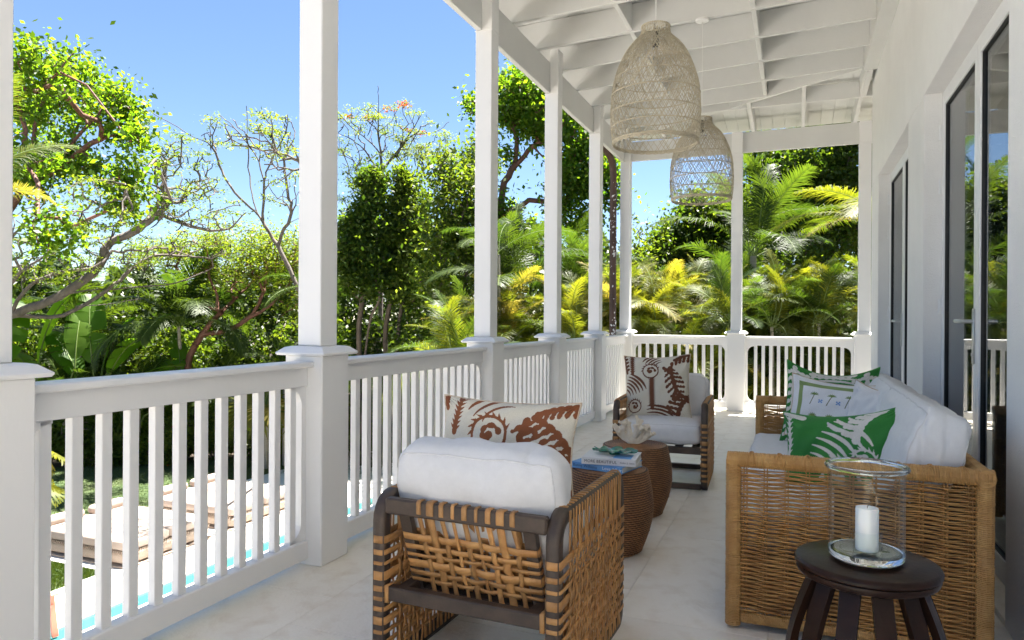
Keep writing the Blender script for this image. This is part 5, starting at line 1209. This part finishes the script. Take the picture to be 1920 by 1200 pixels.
# far woods: one continuous mass closing the view
def woods():
    rg = np.random.default_rng(20); prof = [(-700, 430), (-200, 460), (0, 500), (120, 515), (330, 540), (480, 510), (560, 500), (640, 470), (760, 440), (900, 430), (1000, 430), (1100, 470), (1190, 500), (1240, 480), (1330, 430), (1400, 400), (1500, 330), (1700, 300), (2100, 280), (2600, 300)]
    us = [p[0] for p in prof]; vs = [p[1] for p in prof]; n = 150000
    u = rg.uniform(-700, 2600, n); dd = rg.uniform(24, 34, n); top = np.interp(u, us, vs)+18*np.sin(u/23)+12*np.sin(u/9.1)+8*np.sin(u/4.3)
    ztop = EYE+(608-top)/F_PX*dd; z = GZ+(ztop-GZ)*rg.uniform(0, 1, n)**.55
    k = np.sin(u*.11+z*2.1)*np.sin(z*3.1+dd*.9)+rg.normal(0, .35, n); keep = k > -.55; u, dd, z = u[keep], dd[keep], z[keep]
    C = np.array([0, 0, 0])+dd[:, None]*(fw+rt*((u-960)/F_PX)[:, None]); C[:, 2] = z
    return leaf_cloud(C, .17, rg, .35, .5)
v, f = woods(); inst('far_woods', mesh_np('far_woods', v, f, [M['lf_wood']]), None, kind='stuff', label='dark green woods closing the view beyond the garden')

# ---- palms: fronds are shared meshes, each frond an object of its own
def frond_mesh(name, L, n, ll, m, droop=.9, vee=.5, seed=0, wl=.016, rise=1.0):
    rg = np.random.default_rng(seed); t = np.linspace(0, 1, 24); ang = rise-droop*1.9*t**1.25
    ds = L/23; X = np.concatenate([[0], np.cumsum(np.cos(ang[:-1])*ds)]); Z = np.concatenate([[0], np.cumsum(np.sin(ang[:-1])*ds)])
    Pr = np.stack([X, 0*X+.05*L*np.sin(t*2+seed), Z], -1); rv, rf = strands(Pr[None], (.014*(1-t)+.003)[None], 4, ref=(0, 1, 0))
    q = np.linspace(.16, .99, n); base = np.stack([np.interp(q, t, Pr[:, i]) for i in range(3)], -1); tn = nrm(np.stack([np.interp(q, t, np.gradient(Pr[:, i])) for i in range(3)], -1))
    side = np.array([0, 1., 0]); upv = nrm(np.cross(tn, side))*-1; upv = np.where(upv[:, 2:3] < 0, -upv, upv)
    V = []; F = []; c = 0
    for s in (-1, 1):
        fwd = .45+.75*q[:, None]; dr = nrm(side*s*1.0+tn*fwd+upv*(vee*rg.uniform(.5, 1.3, n)[:, None])); ln = ll*np.sin(np.pi*(.16+.80*q))**.7*rg.uniform(.85, 1.1, n)
        wv = nrm(np.cross(dr, upv)); k = 4
        for j in range(k):
            f_ = j/(k-1); p = base+dr*(ln*f_)[:, None]; p = p-np.array([0, 0, 1.])*(ln*f_**2*rg.uniform(.18, .55, n))[:, None]; w_ = wl*(.55, 1., .75, .05)[j]
            V.append(np.stack([p-wv*w_/2, p+wv*w_/2], 1))
        A = np.stack(V[-k:], 1).reshape(n, k*2, 3); V = V[:-k]; V.append(A.reshape(-1, 3)); i0 = np.arange(n)[:, None]*k*2+c
        for j in range(k-1): F.append(np.concatenate([i0+2*j, i0+2*j+1, i0+2*j+3, i0+2*j+2], 1))
        c += n*k*2
    lv = np.concatenate(V); lf_ = np.concatenate(F); v = np.concatenate([rv, lv]); f = np.concatenate([rf, lf_+len(rv)])
    me = mesh_np(name, v, f, [M[m], M['rib']], False, np.concatenate([np.ones(len(rf), int), np.zeros(len(lf_), int)])); return me
FR = {}
for key, mt in (('g', 'fr_green'), ('y', 'fr_yellow'), ('o', 'fr_gold')):
    FR[key] = [frond_mesh('frond', 2.0, 60, .48, mt, .55+.17*i, .45, i, .019, 1.0) for i in range(4)]
FR['b'] = [frond_mesh('frond', 2.9, 74, .68, 'fr_green', .55+.18*i, .30, 10+i, .024, 1.05) for i in range(3)]
FR['k'] = [frond_mesh('frond', 2.5, 44, .78, 'fr_green', .60+.18*i, .25, 30+i, .046, 1.05) for i in range(3)]
FR['c'] = [frond_mesh('frond', 3.0, 80, .66, 'fr_yellow', .5+.18*i, .30, 20+i, .021, .9) for i in range(2)]
def crown_of(t, c, keys, n, sc, tilt, rg, a0=0, span=2*math.pi):
    for k in range(n):
        key = keys[rg.integers(0, len(keys))]; me = FR[key][rg.integers(0, len(FR[key]))]
        inst('frond', me, t, tuple(c), (rg.normal(0, .25), tilt[0]+(tilt[1]-tilt[0])*((k+.5)/n)+rg.normal(0, .08), a0+span*((k*.618) % 1)+rg.normal(0, .15)), sc*rg.uniform(.85, 1.12))
def palm(label, u, v_, d, keys, n, sc, tilt=(-.75, .75), group='single palms in the garden', seed=0, tr=.07, a0=0, span=2*math.pi, name='palm_tree'):
    rg = np.random.default_rng(seed); top = PX(u, v_, d); g = G_(u, d); t = empty(name, tuple(g), 0, label, 'palm', group)
    h = top[2]-GZ; q = np.linspace(0, 1, 12); ln = rg.normal(0, .12, 2)
    P = np.stack([ln[0]*np.sin(q*3), ln[1]*np.sin(q*3), h*q], -1); P[-1, :2] = 0; P[:, :2] *= (1-q**6)[:, None]
    MB().tube(P, tr*(1.25-.35*q), 8, ref=(1, 0, 0)).obj('trunk', M['trunkp'], t, smooth=True)
    crown_of(t, (0, 0, h), keys, n, sc, tilt, rg, a0, span); return t
palm('graceful green palm with slim pale trunk, left of the thick column', 335, 612, 20, 'k', 15, .98, seed=1, tr=.05)
palm('dark palm with tall upright fronds behind the third bay', 962, 560, 12.5, 'b', 12, .62, (-1.05, .5), seed=2)
palm('dark green palm behind the fourth bay', 1078, 560, 13.5, 'b', 11, .64, (-.8, .6), seed=3)
palm('tall green palm in the far bay right of the middle column', 1412, 480, 14, 'b', 12, .74, (-1.1, .6), seed=4)
palm('yellowing palm leaning in from behind the house column', 1668, 430, 12.5, 'cco', 12, .80, (.0, .85), seed=5)
palm('green palm hidden behind the thick column, its fronds showing on both sides', 590, 540, 19, 'b', 8, .62, (.1, 1.1), seed=6)
palm('palm behind the second column whose grey-green fronds reach left over the view', 930, 478, 11.5, 'b', 6, .44, (-.3, .8), seed=7, a0=1.5)
palm('yellow palm frond cluster at the left edge beneath the gumbo limbo', -70, 370, 9, 'co', 8, .62, (-.4, .6), seed=8)
palm('small green palm low behind the banana leaves', 150, 640, 21, 'k', 11, .95, seed=9, tr=.05)
palm('green palm standing in front of the far dense tree', 1385, 560, 15.5, 'g', 10, 1.0, seed=10, tr=.05)
def areca(u, d, z0, seed, keys, label, n=4, sc=.64):
    rg = np.random.default_rng(seed); g = G_(u, d); t = empty('areca_palm', tuple(g), rg.uniform(0, 6), label, 'palm', 'yellow-green areca palms beyond the railings')
    st_ = []
    for k in range(n):
        a = rg.uniform(0, 6.28); r_ = rg.uniform(.25, .8); c = (r_*math.cos(a), r_*math.sin(a), z0-GZ+.35+rg.uniform(-2.0, .1) if k else z0-GZ+.35)
        q = np.linspace(0, 1, 6)[:, None]; st_.append(np.array([c[0]*.4, c[1]*.4, 0])*(1-q)+np.array(c)*q)
        crown_of(t, c, keys, 15 if k == 0 else 13, sc, (-1.0, .7), rg)
    v, f = strands(np.array(st_), .028, 6, ref=(0, 1, 0)); inst('stems', mesh_np('stems', v, f, [M['trunkp']], True), t)
    return t
spots = [(880, 9.4, .05, 'yg'), (905, 12.5, .3, 'yg'), (962, 12.2, .75, 'yyo'), (1010, 11.5, .45, 'yyo'), (1062, 12.8, .75, 'yyo'), (1100, 14.5, .7, 'yg'), (1135, 12.5, .8, 'yyo'), (1180, 13.5, .85, 'yyo'),
         (1215, 12.4, .7, 'yyo'), (1250, 14.8, 1.0, 'yg'), (1290, 12.6, .85, 'yyo'), (1330, 13.8, 1.0, 'yyo'), (1372, 12.6, .8, 'yg'), (1420, 13.2, .95, 'yyg'), (1462, 12.4, .85, 'yg'), (1500, 14.2, 1.05, 'yy'),
         (1540, 12.4, .85, 'yg'), (1580, 13.4, 1.0, 'yyg'), (1625, 12.4, .9, 'yg'), (1680, 13.2, 1.0, 'yg'), (690, 19.5, -1.3, 'g'), (760, 19.5, -1.2, 'gy'), (820, 17.5, -.9, 'gy'), (650, 20, -1.2, 'g')]
spots.sort()
ORD = 'first second third fourth fifth sixth seventh eighth ninth tenth eleventh twelfth thirteenth fourteenth fifteenth sixteenth seventeenth eighteenth nineteenth twentieth twenty-first twenty-second twenty-third twenty-fourth twenty-fifth'.split()
KW = {'g': 'green', 'yg': 'yellow-green', 'gy': 'yellow-green', 'yyg': 'yellow-green', 'yo': 'golden yellow', 'yyo': 'golden yellow', 'yy': 'bright yellow-green'}
for i, (u, d, z0, ks) in enumerate(spots): areca(u, d, z0, 60+i, ks, ORD[i]+' areca palm from the left beyond the railings, with '+KW[ks]+' fronds')

# ---- bananas
def banana_leaf(seed, L=1.7, W=.30):
    rg = np.random.default_rng(seed); n = 26; t = np.linspace(0, 1, n); ang = 1.25-.9*t**1.6; ds = L/(n-1)
    X = np.concatenate([[0], np.cumsum(np.cos(ang[:-1])*ds)]); Z = np.concatenate([[0], np.cumsum(np.sin(ang[:-1])*ds)]); Pm = np.stack([X, 0*X, Z], -1)
    wd = W*np.clip(np.sin(np.pi*np.clip((t-.10)/.92, 0, 1))**.55, 0, 1)*np.where(t < .12, 0, 1)
    V = []; F = []; c = 0
    for s in (-1, 1):
        i = 3
        while i < n-1:
            k = int(rg.integers(2, 7)); j = min(n-1, i+k); tw = rg.normal(0, .16); gap = rg.uniform(0, .5)
            for a in range(i, j+1):
                for b in range(4):
                    f_ = b/3; y = s*wd[a]*f_; fwd = .18*wd[a]*f_+(0 if a < j else -gap*ds*f_)
                    V.append([Pm[a, 0]+fwd*math.cos(ang[a]), y, Pm[a, 2]+fwd*math.sin(ang[a])+.22*abs(y)-.9*y*y+tw*abs(y)*(1 if s > 0 else 1)+.004*math.sin(a*2.1+b)])
            m_ = j-i+1
            for a in range(m_-1):
                for b in range(3):
                    o = c+a*4+b; F.append([o, o+4, o+5, o+1] if s > 0 else [o, o+1, o+5, o+4])
            c += m_*4; i = j
    rv, rf = strands(Pm[None]-np.array([0, 0, .006]), (.020*(1-t)+.004)[None], 5, ref=(0, 1, 0))
    v = np.concatenate([np.array(V), rv]); f = np.concatenate([np.array(F), rf+len(V)])
    return mesh_np('leaf', v, f, [M['banana'], M['rib']], True, np.concatenate([np.zeros(len(F), int), np.ones(len(rf), int)]))
BL = [banana_leaf(s_) for s_ in range(5)]
def banana(label, u, d, leaves, seed, group='banana plants beside the lawn'):
    rg = np.random.default_rng(seed); g = G_(u, d); t = empty('banana_plant', tuple(g), 0, label, 'plant', group); st_ = []
    for k, (du, v_, az, til, sc) in enumerate(leaves):
        c = PX(u+du, v_, d+rg.uniform(-.3, .3))-g
        inst('leaf', BL[(k+seed) % 5], t, tuple(c), (rg.normal(0, .2), til, YAW+az), sc)
        q = np.linspace(0, 1, 6)[:, None]; b0 = np.array([c[0]*.35, c[1]*.35, 0]); st_.append(b0*(1-q)+c*q)
    v, f = strands(np.array(st_), (.05*(1-np.linspace(0, 1, 6)*.55))[None]*np.ones((len(st_), 1)), 7, ref=(0, 1, 0)); inst('stems', mesh_np('stems', v, f, [M['rib']], True), t); return t
banana('banana plant with one tall upright paddle leaf at the left edge of the view', 40, 19.4, [(30, 705, .35, -.25, 1.65), (100, 690, 1.9, -.20, 1.15), (30, 760, 2.6, .2, 1.3), (-40, 700, 2.2, -.1, 1.5), (60, 780, -.3, .5, 1.1), (-10, 770, -1.2, .6, 1.1)], 0)
banana('banana plant with split glossy leaves in the middle of the left bay', 210, 19.6, [(-35, 700, 1.9, -.35, 1.4), (-20, 705, .7, -.15, 1.25), (-15, 712, .35, .1, 1.55), (-10, 715, -.3, .3, 1.4), (-55, 730, 2.6, .1, 1.3), (20, 740, -.2, .5, 1.2), (-70, 775, 2.8, .6, 1.1), (60, 780, 0, .7, 1.1)], 2)
banana('single pale young banana leaf behind the left railing', 330, 19.5, [(10, 705, 2.2, -.1, .8), (0, 730, 2.8, .1, .8)], 4)

# ---- fan palms
def fan_mesh(name, m, seed, Rr=.62):
    rg = np.random.default_rng(seed); n = 30; V = []; F = []; c = 0
    for i in range(n):
        a = R(-150+300*i/(n-1)); w_ = R(300/(n-1))*.52
        for f_, q in ((.06, 1.), (.45, 1.), (.75, .55), (1.0, .04)):
            r_ = Rr*f_*(1-.12*abs(a)/2.6); z = -.22*Rr*f_**2.4*rg.uniform(.7, 1.4)
            for s in (-1, 1): V.append([r_*math.cos(a+s*w_*q), r_*math.sin(a+s*w_*q), z+(.012 if s > 0 else -.012)*f_])
        for j in range(3): F.append([c+2*j, c+2*j+1, c+2*j+3, c+2*j+2])
        c += 8
    return mesh_np(name, V, np.array(F), [M[m]])
FM = [fan_mesh('fan_leaf', 'fr_yellow', 1), fan_mesh('fan_leaf', 'fr_yellow', 2, .7), fan_mesh('fan_leaf', 'fr_gold', 3, .6)]
def fanpalm(label, u, v_, d, n, seed, sc=1):
    rg = np.random.default_rng(seed); g = G_(u, d); top = PX(u, v_, d)-g; t = empty('fan_palm', tuple(g), 0, label, 'palm', 'yellow fan palms beside the lawn'); st_ = []
    for k in range(n):
        a = 2.4*k; el = rg.uniform(-.5, 1.2); L = rg.uniform(.45, .8)*sc; dr = np.array([math.cos(a)*math.cos(el), math.sin(a)*math.cos(el), math.sin(el)])
        p = top+dr*L; inst('fan_leaf', FM[k % 3], t, tuple(p), (rg.normal(0, .3), rg.uniform(.2, 1.2), a), sc*rg.uniform(.8, 1.1)); st_.append([tuple(top+np.array([0, 0, -.2])), tuple(p)])
    v, f = strands(np.array(st_), .010, 4, ref=(0, 1, .1)); inst('stalks', mesh_np('stalks', v, f, [M['rib']]), t)
    MB().tube([(0, 0, 0), tuple(top*.5), tuple(top)], .06, 8, ref=(1, 0, 0)).obj('trunk', M['trunkp'], t, smooth=True)
fanpalm('yellow fan palm behind the second daybed, seen between the balusters', 500, 800, 19, 12, 1, 1.45)
fanpalm('yellow-green fan palm at the left edge of the lawn, low beside the first daybed', 22, 900, 10.2, 9, 2, .8)
# ---- shrubs along the lawn edge
def shrub(u, d, w_, h, m, seed, label, ls=.055, n=2600, flower=False):
    rg = np.random.default_rng(seed); g = G_(u, d); t = empty('shrub', tuple(g), 0, label, 'shrub', 'shrubs along the lawn edge')
    bl = [((rg.uniform(-w_*.5, w_*.5), rg.uniform(-w_*.3, w_*.3), h*rg.uniform(.25, .7)), (w_*.42, w_*.36, h*.36)) for _ in range(7)]
    C = blobs(bl, n, rg, .6); C = C[C[:, 2] > .02]; v, f = leaf_cloud(C, ls, rg, .4, .5); inst('foliage', mesh_np('foliage', v, f, [M[m]]), t)
    st_ = [[(0, 0, 0), tuple(np.array(b[0])*.5), tuple(b[0])] for b in bl]; v, f = strands(np.array(st_), .016, 4, ref=(0, 1, 0)); inst('stems', mesh_np('stems', v, f, [M['barkd']]), t)
    if flower:
        v, f = leaf_cloud(C[rg.integers(0, len(C), 26)]*1.05, .035, rg, .3, .6); inst('blossoms', mesh_np('blossoms', v, f, [M['lf_flower']]), t)
us_ = [(40, 19.2), (95, 19.3), (145, 19.4), (195, 19.5), (245, 19.6), (300, 19.5), (350, 20), (400, 20.3), (450, 20.6), (500, 20.8), (550, 21), (610, 21), (680, 21), (750, 20), (820, 19), (890, 18)]
for i, (u, d) in enumerate(us_):
    shrub(u, d, 1.15, 1.5+.5*math.sin(i*2.3), ('lf_dark', 'lf_dark', 'lf_mid')[i % 3], 200+i, ORD[i]+' rounded shrub from the left in the row along the back of the lawn', .075, 2600, i == 5)
for i, (u, d) in enumerate([(20, 22), (110, 22.5), (200, 22.5), (290, 22.5), (380, 23), (470, 23), (560, 23), (650, 22), (740, 21.5), (830, 20), (930, 15.5), (1000, 17), (1080, 17), (1160, 17), (1240, 17.5), (1330, 17.5), (1420, 17), (1520, 16.5), (1610, 16.5)]):
    rg_ = np.random.default_rng(300+i)
    g = G_(u, d); t = empty('tall_shrub', tuple(g), 0, ORD[i]+' tall leafy shrub from the left in the dense planting behind the palms', 'shrub', 'tall shrubs behind the palms')
    bl = [((rg_.uniform(-.9, .9), rg_.uniform(-.6, .6), rg_.uniform(.5, 3.6)), (.75, .6, .7)) for _ in range(11)]
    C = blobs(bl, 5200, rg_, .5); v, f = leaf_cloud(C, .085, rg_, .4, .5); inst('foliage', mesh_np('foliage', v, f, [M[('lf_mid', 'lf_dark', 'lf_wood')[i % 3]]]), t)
    st_ = [[(0, 0, 0), (b[0][0]*.4, b[0][1]*.4, b[0][2]*.55), b[0]] for b in bl]; v, f = strands(np.array(st_), .022, 4, ref=(0, 1, 0)); inst('stems', mesh_np('stems', v, f, [M['barkd']]), t)
for i, (u, d, z) in enumerate([(120, 19.2, -1.2), (260, 19.3, -1.3), (420, 19.5, -1.2), (535, 19.4, -.6)]):
    rg_ = np.random.default_rng(400+i); t = empty('low_palm', tuple(G_(u, d)), 0, ORD[i]+' low green palm from the left among the shrubs behind the lawn', 'palm', 'low palms behind the lawn'); crown_of(t, (0, 0, z-GZ), 'g', 12, .8, (-.9, .4), rg_)
    MB().tube([(0, 0, 0), (0, 0, z-GZ)], .06, 7, ref=(1, 0, 0)).obj('trunk', M['trunkp'], t, smooth=True)

# ---- daybeds by the pool
def daybed(x0, x1, y0, y1, label):
    t = empty('daybed', ((x0+x1)/2, (y0+y1)/2, GZ), 0, label, 'daybed', 'cream daybeds beside the pool'); hx_, hy_ = (x1-x0)/2, (y1-y0)/2
    MB().box(-hx_-.05, hx_+.05, -hy_-.05, hy_+.05, .002, .03, .004).obj('plinth', M['rope'], t)
    V, Fq = cushion_vf(2*hx_, 2*hy_, .20, r=.07, bulge=.015, n=16, seed=3, wr=.001); inst('woven_base', mesh_np('woven_base', V, Fq, [M['rope']], True), t, (0, 0, .135))
    rg = np.random.default_rng(9); S = []
    for s, axis, Ln in ((-1, 0, hx_), (1, 0, hx_), (1, 1, hy_), (-1, 1, hy_)):
        for q in np.arange(-Ln+.08, Ln-.05, .045):
            o = (hy_ if axis == 0 else hx_)+.006
            a = (q, s*o, .20) if axis == 0 else (s*o, q, .20); b = (q+.035, s*o, .262) if axis == 0 else (s*o, q+.035, .262); S.append([a, b])
    v, f = strands(np.array(S), .009, 4, ref=(.3, .3, .1)); inst('lacing', mesh_np('lacing', v, f, [M['rope']]), t, kind='stuff')
    for s in (-1, 1):
        cushion('mattress', 2*hx_-.04, hy_-.012, .17, t, (0, s*hy_/2, .335), m='cream', r=.05, bulge=.015, seed=60+s, wr=.001, n=18, piping=False)
        cushion('bolster', .20, hy_-.14, .17, t, (-hx_+.12, s*hy_/2, .485), m='cream', r=.075, bulge=.01, seed=62+s, wr=.001, n=14, piping=False)
daybed(-12.15, -9.95, 8.25, 9.98, 'cream double daybed with two bolsters nearer to the viewer below the railing')
daybed(-12.1, -9.92, 10.50, 12.35, 'cream double daybed farther away beside the pool strip')

# ---- coral red chair at the pool
t = empty('garden_chair', (-9.05, 5.86, GZ), 0, 'coral red wooden garden chair, only its corner showing behind the left railing', 'chair'); t.rotation_euler.z = R(-12)
mb = MB().box(-.32, .32, -.30, .34, .395, .425, .004); mb.obj('seat', M['redc'], t)
for s in (-1, 1):
    MB().box(s*.30-.055, s*.30+.055, -.32, .40, .53, .552, .004).obj('armrest', M['redc'], t)
    mb = MB(); mb.raw([(s*.28-.02, .30, .53), (s*.28+.02, .30, .53), (s*.28+.02, .36, .53), (s*.28-.02, .36, .53), (s*.31-.02, .33, 0), (s*.31+.02, .33, 0), (s*.31+.02, .40, 0), (s*.31-.02, .40, 0)], [[0, 1, 2, 3], [7, 6, 5, 4], [1, 0, 4, 5], [2, 1, 5, 6], [3, 2, 6, 7], [0, 3, 7, 4]]).obj('leg', M['redc'], t)
    mb = MB(); mb.raw([(s*.28-.02, -.28, .53), (s*.28+.02, -.28, .53), (s*.28+.02, -.22, .53), (s*.28-.02, -.22, .53), (s*.31-.02, -.36, 0), (s*.31+.02, -.36, 0), (s*.31+.02, -.30, 0), (s*.31-.02, -.30, 0)], [[0, 1, 2, 3], [7, 6, 5, 4], [1, 0, 4, 5], [2, 1, 5, 6], [3, 2, 6, 7], [0, 3, 7, 4]]).obj('leg', M['redc'], t)
    MB().tube([(s*.29, .31, .50), (s*.20, .27, .38)], .018, 6, ref=(1, 0, 0)).obj('brace', M['redc'], t)
for k in range(6):
    x = -.27+.108*k; mb = MB(); mb.raw([(x-.045, -.26, .40), (x+.045, -.26, .40), (x+.05, -.52, 1.0), (x-.05, -.52, 1.0), (x-.045, -.28, .40), (x+.045, -.28, .40), (x+.05, -.54, 1.0), (x-.05, -.54, 1.0)], [[0, 1, 2, 3], [7, 6, 5, 4], [1, 0, 4, 5], [2, 1, 5, 6], [3, 2, 6, 7], [0, 3, 7, 4]]).obj('back_slat', M['redc'], t)
